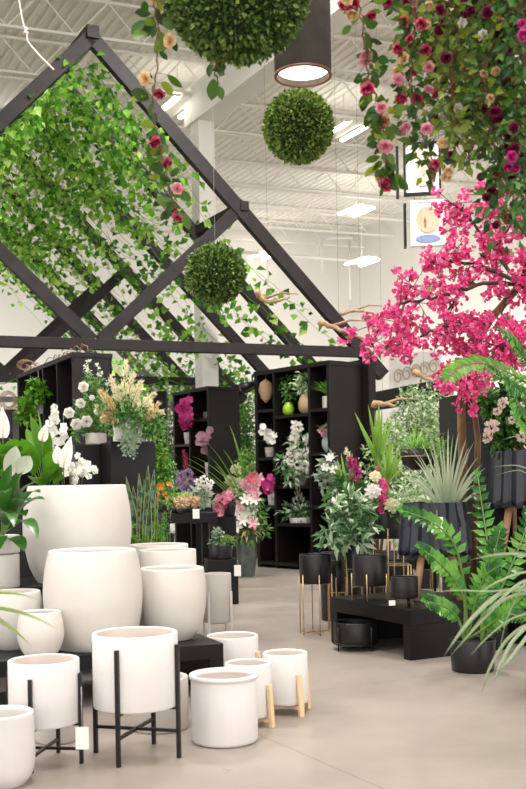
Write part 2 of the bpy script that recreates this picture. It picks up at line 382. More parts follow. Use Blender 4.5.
# clumps falling under the ridge
for i in range(34):
    t = U(-1.5, 1.1); d = U(.1, 5.5); top = gp3(t, slope(t) - .1, d); L = U(.4, 1.5)
    pts = [top + V((.05 * math.sin(j), .05 * math.cos(j * 1.3), -L * j / 6)) for j in range(7)]; ms.tube(pts, .006, 4, cap=False)
    for j in range(int(L * 30)):
        f = U(0, 1); p = top + V((rnd.gauss(0, .09), rnd.gauss(0, .09), -L * f)); mass.leaf(p, rv(.6) + V((0, 0, -.8)), rv() + V((0, -1, .3)), U(.06, .13), U(.06, .11), .15, .2)
o = mass.build('trailing_ivy', M['ivy'], None, gp3(0, HT - .1, 2)); tag(o, 'dense mass of green trailing ivy hanging under the pergola ridge', 'ivy', kind='stuff')
ms.build('ivy_stem', M['stem'], o)
IV = [(1, .25, 1.0, 4.5, .25, 'right slope closest to the front rafter'), (1, 1.6, 1.4, 4.5, .1, 'second rafter of the right slope'), (1, 2.5, 1.2, 4.2, .35, 'gap between second and third rafters on the right'),
      (1, 3.45, 1.5, 4.6, .1, 'third rafter of the right slope'), (1, 4.3, 1.3, 4.4, .45, 'gap behind the third rafter on the right'), (1, 5.2, 1.5, 4.7, .12, 'fourth rafter of the right slope'),
      (1, 6.1, 1.6, 4.5, .4, 'gap behind the fourth rafter on the right'), (1, 7.0, 1.6, 4.7, .15, 'fifth rafter of the right slope'), (1, 7.9, 1.4, 4.5, .3, 'gap behind the fifth rafter on the right'), (1, 8.8, 1.5, 4.7, .1, 'sixth rafter of the right slope'), (1, 9.8, 1.3, 4.7, .2, 'farthest part of the right slope')]
for (s, d, t0, t1, sag, txt) in IV:
    mb = MB(); sm = MB(); org = gp3(s * t0, slope(t0) - .1, d)
    ivy_strand(mb, sm, s, d, t0, t1, sag, .16, .5 if d < 1 else 1.05, .32)
    ivy_strand(mb, sm, s, d + .15, t0 + .4, t1 - U(.0, .8), sag + .25, .13, .5, .26)
    t = thing('ivy_vine', 'leafy ivy strand trailing down the ' + txt, 'ivy vine', org, 'ivy strands along the pergola slopes')
    mb.build('foliage', M['ivy'], t); sm.build('stem', M['stem'], t)
# ivy along the tie beam over the back shelves
t = thing('ivy_vine', 'ivy garland lying along the beam over the far shelf units', 'ivy vine', gp3(1, HE + .3, 5.2))
mb = MB(); sm = MB(); pts = []
for i in range(160):
    q = -3.0 + 7.6 * i / 160; p = gp3(q, HE + .15 + .08 * math.sin(i * .3), 5.1); pts.append(p)
    mb.leaf(p + rv(U(.02, .2)), rv() + V((0, 0, -.5)), rv() + V((0, -1, .4)), U(.09, .16), U(.08, .14), .15, .2)
sm.tube(pts[::6], .01, 4); mb.build('foliage', M['ivy'], t); sm.build('stem', M['stem'], t)

# ------------------------------------------------------------ shelf units
class Shelf:
    def __init__(s, name, label, Rf, Lf, depth, H, fr, boards, group=None):
        """Rf, Lf: front bottom corners of the open face; fr: divider positions 0..1 from the left"""
        s.Rf = V((Rf[0], Rf[1], 0)); s.Lf = V((Lf[0], Lf[1], 0)); s.f = (s.Rf - s.Lf); s.W = s.f.length; s.f.normalize(); s.p = V((-s.f.y, s.f.x, 0)); s.H = H; s.d = depth; s.fr = fr; s.bd = boards
        th = .07; ax = (s.f, s.p, UP); t = thing(name, label, 'shelf unit', (s.Rf + s.Lf) / 2 + s.p * depth / 2, group); s.t = t
        mid = (s.Rf + s.Lf) / 2
        bb = MB(); bb.box(mid + s.p * (depth - .02) + UP * H / 2, (s.W, .03, H - .02), ax); bb.build('back_panel', M['shelf'], t)
        bb = MB(); bb.box(mid + s.p * depth / 2 + UP * (H - th / 2), (s.W + .02, depth + .02, th), ax); bb.build('top_panel', M['shelf'], t, bevel=.004)
        for x in (th / 2, s.W - th / 2):
            bb = MB(); bb.box(s.Lf + s.f * x + s.p * depth / 2 + UP * (H - th) / 2, (th, depth, H - th), ax); bb.build('side_panel', M['shelf'], t, bevel=.004)
        for q in fr:
            bb = MB(); bb.box(s.Lf + s.f * q * s.W + s.p * (depth - .04) / 2 + UP * (H - th) / 2, (.05, depth - .04, H - th), ax); bb.build('divider', M['shelf'], t, bevel=.003)
        e = [0] + list(fr) + [1]
        for k, hs in enumerate(boards):
            for h in hs:
                a0 = e[k] * s.W + (th if k == 0 else .025); a1 = e[k + 1] * s.W - (th if k == len(e) - 2 else .025)
                bb = MB(); bb.box(s.Lf + s.f * (a0 + a1) / 2 + s.p * (depth - .05) / 2 + UP * (h - .025), (a1 - a0, depth - .05, .05), ax); bb.build('shelf_board', M['shelf'], t, bevel=.003)
    def pos(s, q, inset, h): return s.Lf + s.f * q * s.W + s.p * inset + UP * h
S1 = Shelf('display_shelf_unit', 'tall dark shelf unit with upright dividers behind the white roses and lilies on the left', (-2.67, 14.5), (-4.14, 17.3), .58, 3.34, [.27, .5, .74], [[.05], [.05], [.05], [.05]])
S2 = Shelf('display_shelf_unit', 'narrow tall dark shelf unit holding pink orchids, standing between the other two units', (-1.03, 19.8), (-1.84, 21.1), .7, 3.34, [.47], [[2.26, 1.2, .1], [2.73, 1.6, .7]])
S3 = Shelf('display_shelf_unit', 'tall dark brown shelf unit with three columns of plants at the end of the aisle', (1.07, 16.0), (-.12, 17.5), .72, 3.34, [.27, .74], [[2.68, 1.87, 1.05, .1], [2.55, 1.38, .76, .1], [2.6, 1.9, 1.05, .1]])
# support post of the pergola at the right unit
pp = S3.pos(1, .8, 0); bb = MB(); bb.box(pp + S3.f * .06 + UP * 1.7, (.16, .16, 3.4), (S3.f, S3.p, UP)); o = bb.build('support_post', M['shelf'], None, pp); tag(o, 'square dark post at the right edge of the tall three column shelf unit', 'post')
# dark slatted unit far left, panel behind the cream flowers
p = at(-6, 440, 21); bb = MB()
t = thing('slatted_cabinet', 'dark brown slatted cabinet at the far left edge behind the peace lily', 'cabinet', V((p.x, p.y, 0)))
bb.box((p.x - .3, p.y, 1.5), (1.5, .5, 3.0)); bb.build('body', M['shelf'], t)
bb = MB(); bb.box((p.x - .3, p.y - .02, 3.1), (1.6, .6, .14)); bb.build('pale_top_rail', M['steel'], t)['label'] = 'white top rail'
for k in range(9):
    bb = MB(); bb.box((p.x - .3, p.y - .29, .9 + k * .24), (1.5, .05, .1)); bb.build('slat', M['beam'], t)
p = gp(162, 22.5); bb = MB(); bb.box((p.x, p.y, 1.75), (.34, .3, 3.5)); o = bb.build('post', M['shelf'], None, (p.x, p.y, 0)); tag(o, 'dark square pergola post behind the cream plume arrangement', 'post')
# ------------------------------------------------------------ left display: tiered black platforms
def bench(name, label, cornerR, L, Wd, h, th, f, p, group=None, y_end=None, m='blk'):
    """low waterfall bench; cornerR = near right corner, f = direction of the long front edge (leftwards), p = depth direction"""
    c = cornerR + f * L / 2 + p * Wd / 2; ax = (f, p, UP)
    t = thing(name, label, 'display table', V((c.x, c.y, 0)), group)
    bb = MB(); bb.box(V((c.x, c.y, h - th / 2)), (L, Wd, th), ax); bb.build('tabletop', M[m], t, bevel=.005)
    lw = .1
    for x in (lw / 2, L - lw / 2):
        bb = MB(); q = cornerR + f * x + p * Wd / 2; bb.box(V((q.x, q.y, (h - th) / 2)), (lw, Wd, h - th), ax); bb.build('side_panel', M[m], t, bevel=.004)
    return t
q = on(223.5, 643, .35); q.z = 0; ql = on(5, 661, .35); ql.z = 0
f1 = (ql - q).normalized(); p1 = V((-f1.y * -1, f1.x * -1, 0)); p1 = V((f1.y, -f1.x, 0)); p1 = p1 if p1.y > 0 else -p1
bench('low_display_table', 'low black display table carrying the rounded white planters', q, 2.1, .85, .35, .1, f1, p1)
q2 = gp(120, 7.55); bench('low_display_table', 'taller black display table under the largest white planter', q2, 2.0, .9, .70, .12, f1, p1)

# ------------------------------------------------------------ planters
def pot_cyl(mb, c, r, h, wall=.024, rb=None, rnd_=.012, floor_h=.04, n=56, inner=None):
    rb = rb or r; k = rnd_
    prof = [(rb * .6, 0), (rb - k, 0), (rb - k * .3, k * .3), (rb, k), (r, h - k * .5), (r - k * .25, h - .001), (r - wall * .5, h), (r - wall, h - k * .4), (r - wall, h * .5), (rb - wall, floor_h + .001), (rb * .3, floor_h)]
    mb.lathe(prof[:8], c, n, caps=False); mb.lathe(prof[7:], c, n, mi=1, caps=False); mb.lathe([(prof[0][0], 0), (.001, 0)], c, n, caps=False); mb.lathe([prof[-1], (.001, floor_h)], c, n, mi=1, caps=False)
def pot_prof(mb, c, pts, wall=.02, n=56):
    """pts: outer radius/height pairs from bottom to rim, smoothed"""
    out = []
    m = len(pts)
    for i in range(m - 1):
        p0 = pts[max(i - 1, 0)]; p1_ = pts[i]; p2 = pts[i + 1]; p3 = pts[min(i + 2, m - 1)]
        for j in range(5):
            t = j / 5
            g = lambda a, b_, c_, d_: .5 * ((2 * b_) + (-a + c_) * t + (2 * a - 5 * b_ + 4 * c_ - d_) * t * t + (-a + 3 * b_ - 3 * c_ + d_) * t ** 3)
            out.append((g(p0[0], p1_[0], p2[0], p3[0]), g(p0[1], p1_[1], p2[1], p3[1])))
    out.append(pts[-1]); rt, ht = pts[-1]
    prof = [(pts[0][0] * .5, pts[0][1])] + out + [(rt - wall * .5, ht + .004), (rt - wall, ht - .004)]
    for (r_, z_) in reversed(out[len(out) // 3:-2]): prof.append((r_ - wall, z_))
    prof.append((.02, out[len(out) // 3][1]))
    mb.lathe(prof, c, n)
def planter(label, c, kind, r, h, m, group=None, **k):
    mb = MB(); c = V(c)
    if kind == 'cyl': pot_cyl(mb, c, r, h, **k)
    else: pot_prof(mb, c, [(a * r, z * h) for a, z in kind], k.get('wall', .022))
    o = mb.build('planter', M[m], None, c); return tag(o, label, 'planter', group)
BARREL = [(.70, 0), (.76, .012), (.90, .18), (.985, .42), (1.0, .6), (.97, .8), (.90, 1.0)]
BOWL = [(.50, 0), (.56, .012), (.78, .14), (.93, .35), (1.0, .62), (.985, .82), (.93, 1.0)]
EGG = [(.50, 0), (.56, .012), (.80, .16), (.95, .36), (1.0, .55), (.95, .8), (.86, 1.0)]
WG = 'white planters on the left display'
# hero pots
pA = gp(78.5, 7.72, .7); A = planter('largest cream white barrel planter, at the top of the tiered display', pA, BARREL, .405, .72, 'ivory', WG, wall=.02)
pB = gp(94, 6.75, .35); planter('big off white barrel planter with open top in the middle of the display', pB, [(.66, 0), (.74, .012), (.9, .17), (.985, .4), (1, .6), (.96, .82), (.88, 1)], .325, .64, 'ivory', WG, wall=.022)
pC = gp(173, 7.04, .35); planter('round off white egg shaped planter on the right end of the low table', pC, BOWL, .237, .49, 'ivory', WG, wall=.02)
pD = gp(41, 6.36, .35); planter('small white egg shaped bowl on the low table under the overhanging leaves', pD, EGG, .145, .285, 'ivory', WG, wall=.014)
pE = gp(14, 6.75, .35); planter('medium white tub planter behind the small egg shaped bowl', pE, BOWL, .19, .375, 'ivory', WG, wall=.016)
pG = gp(160, 8.3, 0); planter('tall cream cylinder planter, left of two behind the egg shaped planter', pG, 'cyl', .245, .935, 'ivory', WG)
pG = gp(170, 7.80, 0); planter('tall cream cylinder planter, right of two behind the egg shaped planter', pG, 'cyl', .215, .92, 'ivory', WG)
# F pot with groove and foliage later
pF = gp(2, 7.3, .7); t = thing('planter', 'white cylinder planter with a dark groove at the left edge', 'planter', pF, WG)
mb = MB(); pot_cyl(mb, pF, .125, .24); mb.build('pot', M['ivory'], t); mb = MB(); pot_cyl(mb, pF + UP * .246, .13, .13); mb.build('rim_band', M['ivory'], t)
# floor pots
pO = gp(2, 4.86, 0); planter('white bowl bottomed planter on the floor in the front left corner', pO, [(.62, 0), (.72, .01), (.93, .16), (1, .36), (1, .6), (.985, .8), (.97, 1)], .157, .34, 'white', WG, wall=.016)
pL = gp(225, 5.6, 0)
t = thing('planter', 'plain white cylinder planter with raised lip standing on the floor in front', 'planter', pL, WG)
mb = MB(); pot_cyl(mb, pL, .182, .355, rnd_=.022, wall=.016); mb.build('pot', M['white'], t); mb = MB()
mb.lathe([(.176, .345), (.189, .348), (.193, .36), (.189, .371), (.176, .372), (.166, .368), (.164, .345)], pL, 56, caps=False); mb.build('rim', M['white'], t)
pQ = gp(160, 5.93, 0); planter('plain white cylinder planter on the floor behind the stand with black legs', pQ, 'cyl', .168, .30, 'greyw', WG)
pR = gp(57, 5.68, 0); planter('small white cylinder planter on the floor behind the left black leg stand', pR, 'cyl', .12, .19, 'greyw', WG)
def stand_planter(label, c, r, zb, zt, legr, legtop, ang, lm, pm, group=None, n=4, rod=.009, ringz=None, cross=True, sq=True, legshape='sq', wall=.022, cat='planter', foot_out=0, zz=0):
    """cylinder pot held between upright legs; c = floor point below the centre"""
    c = V(c); t = thing('planter_on_stand', label, cat, c, group)
    mb = MB(); pot_cyl(mb, c + UP * zb, r, zt - zb, wall=wall, rnd_=.01); mb.build('pot', M[pm], t)
    P_ = []
    for i in range(n):
        a = ang + 2 * PI * i / n; d = V((math.cos(a), math.sin(a), 0)); q_ = c + d * legr; P_.append(q_)
        mb = MB()
        if legshape == 'sq': mb.box(q_ + UP * legtop / 2, (rod * 2, rod * 2, legtop), (d, V((-d.y, d.x, 0)), UP))
        else: mb.tube([q_ + d * foot_out, q_ + UP * legtop], rod, 10)
        mb.build('leg', M[lm], t)
    if cross:
        for i in range(n // 2):
            mb = MB(); mb.beam(P_[i] + UP * (zb - .012 if not ringz else ringz), P_[i + n // 2] + UP * (zb - .012 if not ringz else ringz), rod * 1.6, rod * 1.6); mb.build('crossbar', M[lm], t)
            if ringz: mb = MB(); mb.beam(P_[i] + UP * (zb - .006), P_[i + n // 2] + UP * (zb - .006), rod * 1.4, rod * 1.2); mb.build('crossbar', M[lm], t)
    return t
pM = gp(137, 5.33); M1 = stand_planter('large white cylinder planter held on a four legged black metal stand', pM, .222, .262, .645, .234, .585, -1.85, 'blkmetal', 'white', WG, ringz=.14, rod=.010)
pN = gp(45.5, 5.22); N1 = stand_planter('smaller white cylinder planter on a black metal stand beside the corner planter', pN, .180, .205, .53, .192, .46, -1.72, 'blkmetal', 'white', WG, ringz=.075, rod=.009)
def wood_planter(label, c, r, zb, zt, ang, lw=.018):
    c = V(c); t = thing('planter_on_stand', label, 'planter', c, WG)
    mb = MB(); pot_cyl(mb, c + UP * zb, r, zt - zb, wall=.018, rnd_=.02); mb.build('pot', M['white'], t)
    for i in range(4):
        a = ang + PI / 2 * i; d = V((math.cos(a), math.sin(a), 0)); tg = V((-d.y, d.x, 0))
        mb = MB(); mb.beam(c + d * (r + .03), c + d * (r + lw * .7) + UP * (zb + (zt - zb) * .62), lw * 1.3, lw * 1.8, up=tg); mb.build('leg', M['pine'], t, bevel=.003)
    mb = MB()
    for i in range(2):
        a = ang + PI / 2 * i; d = V((math.cos(a), math.sin(a), 0)); mb.beam(c - d * (r + .02) + UP * (zb - .012), c + d * (r + .02) + UP * (zb - .012), .025, .022)
    mb.build('crossbar', M['pine'], t)
wood_planter('white cylinder planter on pale wood legs, nearest of three, behind the lipped planter', gp(249, 5.98), .137, .05, .365, -.62)
wood_planter('white cylinder planter on pale wood legs, rightmost of three', gp(286, 6.28), .138, .06, .37, -1.0)
wood_planter('white cylinder planter on pale wood legs, farthest of three, beside the low table', gp(233, 7.28), .185, .05, .335, -.4)
pH = gp(218, 9.35); stand_planter('tall pale grey cylinder planter on thin white legs beside the black cube', pH, .13, .155, .60, .148, .44, -.5, 'white', 'greyw', WG, rod=.008)
# price tag on the front stand
def hang_tag(t, p, w_, h_, d=V((1, 0, 0)), L=.06, mt='tagw'):
    mb = MB(); mb.box(p - UP * (h_ / 2), (w_, .003, h_), (d, d.cross(UP), UP)); o = mb.build('price_tag', M[mt], t); o['label'] = 'white price tag'
    mb = MB(); mb.tube([p + UP * L, p + UP * 0], .0015, 5); mb.build('tag_string', M['wire'], t)
hang_tag(N1, at(82, 727, 5.02), .065, .11, L=.2)

# ------------------------------------------------------------ right side: bench, black planters
near = V((1.137, 8.0, 0))
t = bench('low_display_table', 'low black waterfall display bench under the black planters on the right', near, 1.17, 1.0, .40, .125, DA, DB)
BG = 'black planters around the bench'
def goldp(label, c, r, zb, zt, legr, legtop, ang, n=4, z0=0.0, ringz=None, rod=.006, legshape='round'):
    c = V(c); c.z = z0; return_t = None
    return stand_planter(label, c, r, zb - z0, zt - z0, legr, legtop - z0, ang, 'gold', 'matte', BG, n=n, rod=rod, ringz=ringz, legshape=legshape, wall=.012)
goldp('black cylinder planter in a tall slender brass stand on the floor at the bench corner', gp(316.5, 9.55), .15, .475, .745, .158, .56, -.35, n=6, ringz=.02)
goldp('black cylinder planter on short brass legs standing on the bench', gp(370.5, 8.75, .4), .148, .525, .785, .158, .63, -.6, n=5, z0=.4)
goldp('black cylinder planter on brass legs holding the variegated plant behind the bench', gp(358, 9.65), .125, .60, .86, .133, .72, -.9, n=4, ringz=.05)
goldp('larger black cylinder planter on a tall brass stand, under the white peony', gp(387, 9.95), .165, .86, 1.13, .174, .96, -.3, n=5, ringz=.06)
goldp('small black cylinder planter on brass legs on the floor beside the bench', gp(338, 9.85), .07, .36, .66, .078, .5, -.2, n=4)
# small pot with wood feet
c = gp(404.5, 8.3, .4); t = thing('planter_on_stand', 'small black pot on short wooden feet near the front corner of the bench', 'planter', c, BG)
mb = MB(); pot_cyl(mb, c + UP * .062, .112, .175, wall=.01); mb.build('pot', M['matte'], t)
for i in range(3):
    d = V((math.cos(-1.2 + i * 2.09), math.sin(-1.2 + i * 2.09), 0)); mb = MB(); mb.tube([c + d * .075, c + d * .07 + UP * .064], .013, 10); mb.build('leg', M['oak' if i else 'blkmetal'], t)
# low round planter under the bench
c = gp(356, 8.62); t = thing('planter_on_stand', 'wide low black planter on thin black legs tucked under the bench', 'planter', c, BG)
mb = MB(); pot_cyl(mb, c + UP * .06, .185, .175, wall=.012); mb.build('pot', M['matte'], t)
for i in range(4):
    d = V((math.cos(-2.5 + i * PI / 2), math.sin(-2.5 + i * PI / 2), 0)); mb = MB(); mb.tube([c + d * .195, c + d * .195 + UP * .2], .006, 8); mb.build('leg', M['blkmetal'], t)
mb = MB(); mb.tube([c + V((math.cos(a), math.sin(a), 0)) * .19 + UP * .055 for a in [i * PI / 12 for i in range(25)]], .006, 6); mb.build('ring', M['blkmetal'], t)
# price sign
c = at(392, 606, 8.22); c.z = .4; t = thing('price_sign', 'small black framed price sign at the front edge of the bench', 'price sign', c)
mb = MB(); mb.box(c + UP * .032, (.07, .012, .06)); mb.build('frame', M['blk'], t); mb = MB(); mb.box(c + UP * .032 - V((0, .008, 0)), (.052, .004, .042)); mb.build('card', M['tagw'], t)
def frame_obj(label, x, y, D, w_=.25, h_=.2, z=.4):
    pass
# brass flat tray pieces behind
c = gp(440, 8.75, .4)
def fluted(label, c, rt, rb, h, zb, legs, n=18):
    """pleated planter, wider at the zigzag foot, on three wooden legs; c on the surface that carries it"""
    c = V(c); t = thing('planter_on_stand', label, 'planter', c, BG)
    mb = MB(); N = n * 8
    fn = lambda th, z: 1 + .045 * (abs(((th * n / (2 * PI)) % 1) * 2 - 1) * 2 - 1)
    zb_ = zb
    vs = []; lv = [0, .03, .10, .2, .5, .9, 1.0]
    for L in lv:
        for j in range(N):
            th = 2 * PI * j / N; tri = abs(((th * n / (2 * PI)) % 1) * 2 - 1)
            r = rb + (rt - rb) * L
            z = h * L
            if L == 0: r = rb * .90 + .0 * tri; z = .0 + .05 * h * (1 - tri)
            if L == .03: r = rb * .97; z = .035 * h + .075 * h * (1 - tri)
            if L == .10: z = .10 * h + .06 * h * (1 - tri)
            r *= 1 + .05 * (tri * 2 - 1) * (1 if L < .95 else .9)
            vs.append(c + V((r * math.cos(th), r * math.sin(th), zb + z)))
    for (rr, z) in [(rt * .93, h), (rb * .9, h * .55), (.02, h * .5)]:
        for j in range(N):
            th = 2 * PI * j / N; vs.append(c + V((rr * math.cos(th), rr * math.sin(th), zb + z)))
    k = len(lv) + 3
    fs = [(i * N + j, i * N + (j + 1) % N, (i + 1) * N + (j + 1) % N, (i + 1) * N + j) for i in range(k - 1) for j in range(N)]; fs.append(tuple(range(N))[::-1])
    mb.add(vs, fs); mb.build('pot', M['flute'], t)
    for a in legs:
        d = V((math.cos(a), math.sin(a), 0)); mb = MB(); mb.tube([c + d * (rb * .86), c + d * (rb * .58) + UP * (zb + .05)], .026, 12, .034); mb.build('leg', M['oak'], t)
    return t
M['flute'] = mat('blue_black_ribbed_glaze', '#0f141f', .34, '#161c2a', 3, .02)
FW = fluted('black pleated planter with a zigzag foot on three wooden legs standing on the bench', gp(436, 8.78, .4), .255, .31, .455, .37, (-2.4, -.9, .6))
hang_tag(FW, at(437, 517, 8.455), .1, .13)
# rear plinth and second fluted planter
c = gp(543, 8.95); mb = MB(); mb.box(c + DB * .0 + UP * .375, (.72, .8, .75), (DB, DA, UP)); o = mb.build('display_plinth', M['blk'], None, c, .005); tag(o, 'black box plinth at the right edge behind the glossy green potted plant', 'plinth')
fluted('black pleated planter with a zigzag foot at the right edge, holding the gardenia bush', gp(529, 8.75, .75), .30, .335, .49, .41, (-2.7, -1.2, .9))
# hanging bowl planter on black stand
c = gp(424, 11.2); t = thing('bowl_planter_stand', 'black bowl planter held on a tall black post with a thin brass hoop', 'planter', c, BG)
b0 = at(416, 470, 11.2); mb = MB(); mb.lathe([(.05, 0), (.10, .01), (.145, .07), (.168, .15), (.17, .23), (.16, .23), (.158, .15), (.02, .12)], b0, 40); mb.build('bowl', M['matte'], t)
mb = MB(); mb.tube([b0 + V((math.cos(a) * .173, math.sin(a) * .173, .15)) for a in [i * PI / 14 for i in range(29)]], .005, 6); mb.build('hoop', M['gold'], t)
q_ = b0 + V((.185, .0, 0)); mb = MB(); mb.tube([V((q_.x, q_.y, 0)), V((q_.x, q_.y, 1.75))], .014, 8); mb.tube([V((q_.x, q_.y, b0.z + .15)), V((b0.x + .17, b0.y, b0.z + .15))], .008, 6); mb.build('post', M['blkmetal'], t)
mb = MB(); mb.lathe([(.001, 0), (.15, 0), (.15, .015), (.001, .016)], V((q_.x, q_.y, 0)), 32); mb.build('base', M['blkmetal'], t)
# dark open display cube
c = on(484, 560, .0); c = gp(484, 11.3); t = thing('display_cabinet', 'tall black open fronted cabinet behind the tree trunks on the right', 'cabinet', c)
W_ = .78; Hh = 2.33; ax = (V((.985, .17, 0)), V((-.17, .985, 0)), UP)
for nm, cc, sz in [('back_panel', c + ax[1] * .24 + UP * Hh / 2, (W_ - .06, .02, Hh - .06)), ('top_panel', c + UP * (Hh - .02), (W_, .5, .04)), ('side_panel', c - ax[0] * (W_ / 2 - .015) + UP * (Hh / 2 - .02), (.03, .5, Hh - .04)), ('side_panel', c + ax[0] * (W_ / 2 - .015) + UP * (Hh / 2 - .02), (.03, .5, Hh - .04)), ('shelf_board', c + UP * 1.2, (W_ - .06, .46, .03)), ('shelf_board', c + UP * .1, (W_ - .06, .46, .03))]:
    mb = MB(); mb.box(cc, sz, ax); mb.build(nm, M['blk'], t)
# ------------------------------------------------------------ middle: pedestals, tables, cube
def block(name, label, c, w_, d_, h, ax=None, m='blk', cat='pedestal'):
    mb = MB(); mb.box(V((c.x, c.y, h / 2)), (w_, d_, h), ax); o = mb.build(name, M[m], None, (c.x, c.y, 0), .004); return tag(o, label, cat)
PX = (V((.93, .37, 0)), V((-.37, .93, 0)), UP)
block('display_pedestal', 'tall black pedestal under the cream plume flower arrangement', gp(131, 9.5), .42, .42, 1.82, PX)
block('display_pedestal', 'tall black pedestal under the white rose arrangement, left of the cream plumes', gp(93, 9.75), .34, .3, 1.81, PX)
CB = block('display_cube', 'black cube with a bowl of succulents on top, beside the grey planter', gp(221.5, 12.2), .36, .40, .53, (V((.985, .17, 0)), V((-.17, .985, 0)), UP), cat='display cube')
block('display_cube', 'black block behind the succulent bowl carrying the pink orchid pot', gp(224, 14.0), .36, .36, .98, None, cat='display cube')
c = gp(187, 12.5); ax = (V((.97, .24, 0)), V((-.24, .97, 0)), UP)
t = TB = thing('display_table', 'black table with thick top holding succulents and dried plants in the middle aisle', 'table', c)
mb = MB(); mb.box(c + UP * 1.02, (.68, .6, .12), ax); mb.build('tabletop', M['blk'], t, bevel=.004)
for sx in (-1, 1):
    for sy in (-1, 1):
        mb = MB(); mb.box(c + ax[0] * .29 * sx + ax[1] * .25 * sy + UP * .48, (.09, .09, .96), ax); mb.build('leg', M['blk'], t)
mb = MB(); mb.box(c + UP * .35, (.56, .5, .05), ax); mb.build('lower_shelf', M['blk'], t)
# ------------------------------------------------------------ plant builders
def ell(rx, ry, rz, shell=.55):
    d = rv(); r = U(shell, 1) ; return V((d.x * rx * r, d.y * ry * r, d.z * rz * r)), d
def bushy(mb, c, r, n, L, W, shell=.35, out=.7, down=0, mi=0, curl=.2):
    for i in range(n):
        o, d = ell(r[0], r[1], r[2], shell)
        mb.leaf(c + o, d * out + rv(.7) + V((0, 0, -down)), V((0, -.5, .8)) + rv(.6), L * U(.7, 1.25), W * U(.7, 1.2), .12, curl, mi)
def petal_flower(mb, c, n_, r, k, W, cup=.35, mi=0, off=0):
    n_ = n_.normalized(); a = n_.cross(V((.2, .1, .97)))
    if a.length < .1: a = n_.cross(V((1, 0, 0)))
    a.normalize(); b_ = n_.cross(a)
    for i in range(k):
        t = 2 * PI * i / k + off; d = a * math.cos(t) + b_ * math.sin(t)
        mb.petal(c, d + n_ * cup, n_ - d * cup, r, W, mi)
def rose(mb, c, n_, r, mi=0):
    n_ = n_.normalized()
    for (k, cup, rr, w_, lift) in [(6, .35, 1.0, 1.0, 0), (6, .9, .95, .95, .05), (5, 1.8, .9, .8, .1), (4, 3.5, .8, .6, .15)]:
        petal_flower(mb, c + n_ * r * lift, n_, r * rr, k, r * w_, cup, mi, U(0, 2))
def puff(mb, c, r, n, L, W, mi=0):
    for i in range(n):
        d = rv(); mb.petal(c + d * r * U(.5, .9), d + rv(.5), rv(), L * U(.8, 1.2), W, mi)
def plume(mb, p, q, r, n, mi=0, L=.035):
    ax = (q - p)
    for i in range(n):
        t = U(0, 1); rr = r * (1 - t) ** .7 + .004; o = rv(rr * U(.2, 1)); mb.leaf(p + ax * t + o, o.normalized() * .6 + ax.normalized() * .9, rv(), L * U(.6, 1.2), L * .28, .1, .1, mi)
def arc(p, q, sag=0.0, n=8, side=V((0, 0, 0))):
    return [p.lerp(q, i / n) + UP * sag * math.sin(PI * i / n) + side * math.sin(PI * i / n) for i in range(n + 1)]
def plant(name, label, cat, loc, group=None): return thing(name, label, cat, loc, group)
FAN = lambda t: .25 + .75 * math.sin(PI * min(1, .1 + .95 * t)) if t < .97 else .05
OV = lambda t: max(.03, math.sin(PI * min(1, t * .97 + .03)) ** .7)
LAN = lambda t: max(.03, (math.sin(PI * min(1, (.12 + .88 * t)) ** .75)))
TAP = lambda t: max(.02, (1 - t) ** .6 * (.75 + .25 * min(1, t * 6)))
CAM = V((0, 0, EYE))
def toward(p): return (CAM - p).normalized()
def sub(parent, name, mb, m, label=None):
    if not mb.v: return None
    o = mb.build(name, M[m], parent)
    if label: o['label'] = label
    return o
def leafy_from(t, base, tips, W, matn, droop=.9, seg=9, prof=OV, stemr=.004, nref=V((0, 0, 1)), petiole=.35, each=True):
    """petiole then broad blade, aimed from base to the tip points"""
    sm = MB(); one = MB()
    for tp in tips:
        tp = V(tp); d = tp - base; Ln = d.length; mid = base + d * petiole + UP * Ln * .12
        sm.tube(arc(base, mid, .02, 4), stemr, 6)
        mb = one if not each else MB()
        d0 = (tp - mid).normalized() + UP * droop * .35
        mb.blade(mid, d0, (tp - mid).length * 1.05, W * U(.85, 1.15), droop, seg, prof, .25, nref, 0, U(-.3, .3))
        if each: sub(t, 'leaf', mb, matn)
    if not each: sub(t, 'foliage', one, matn)
    sub(t, 'stem', sm, 'stem')

# ---- big background trees and shrubs
def tree(label, x, D, ytop, rx, rz, n, L, m, trunk=True, ybot=None, name='potted_tree', group='artificial trees behind the shelves', shell=.15):
    g = gp(x, D); top = at(x, ytop, D).z; c = V((g.x, g.y, top - rz)); t = plant(name, label, 'tree', g, group)
    mb = MB(); k = 5
    bushy(mb, c, (rx, rx * .8, rz), n, L, L * .5, shell, .6, .2); sub(t, 'foliage', mb, m)
    mb = MB(); z1 = c.z
    mb.tube([g + UP * .1, g + V((.04, 0, z1 * .5)), V((c.x, c.y, z1))], .04, 8, .02)
    for i in range(7):
        mb.tube([V((c.x, c.y, z1 - rz * .5 + .1 * i)), c + V((U(-.6, .6) * rx, U(-.5, .5) * rx, U(0, .7) * rz))], .014, 6, .006)
    sub(t, 'trunk', mb, 'bark')
    mb = MB(); pot_cyl(mb, g, .17, .3, rb=.14); sub(t, 'pot', mb, 'matte')
tree('variegated cream and green ficus tree just right of the three column shelf unit', 419, 17.5, 382, .55, 1.2, 5200, .095, 'varieg')
tree('bushy pale green tree between the shelf unit and the black bowl planter', 388, 16.5, 418, .5, .95, 3800, .095, 'varieg')
tree('variegated tree behind the black open cabinet', 441, 19.0, 378, .65, 1.35, 4200, .1, 'varieg')
tree('lush green shrub below the black bowl planter', 428, 13.5, 468, .5, .68, 2800, .085, 'varieg')
tree('light green tree in the gap between the middle and right shelf units', 246, 22.5, 385, .33, 1.55, 2300, .10, 'mid')
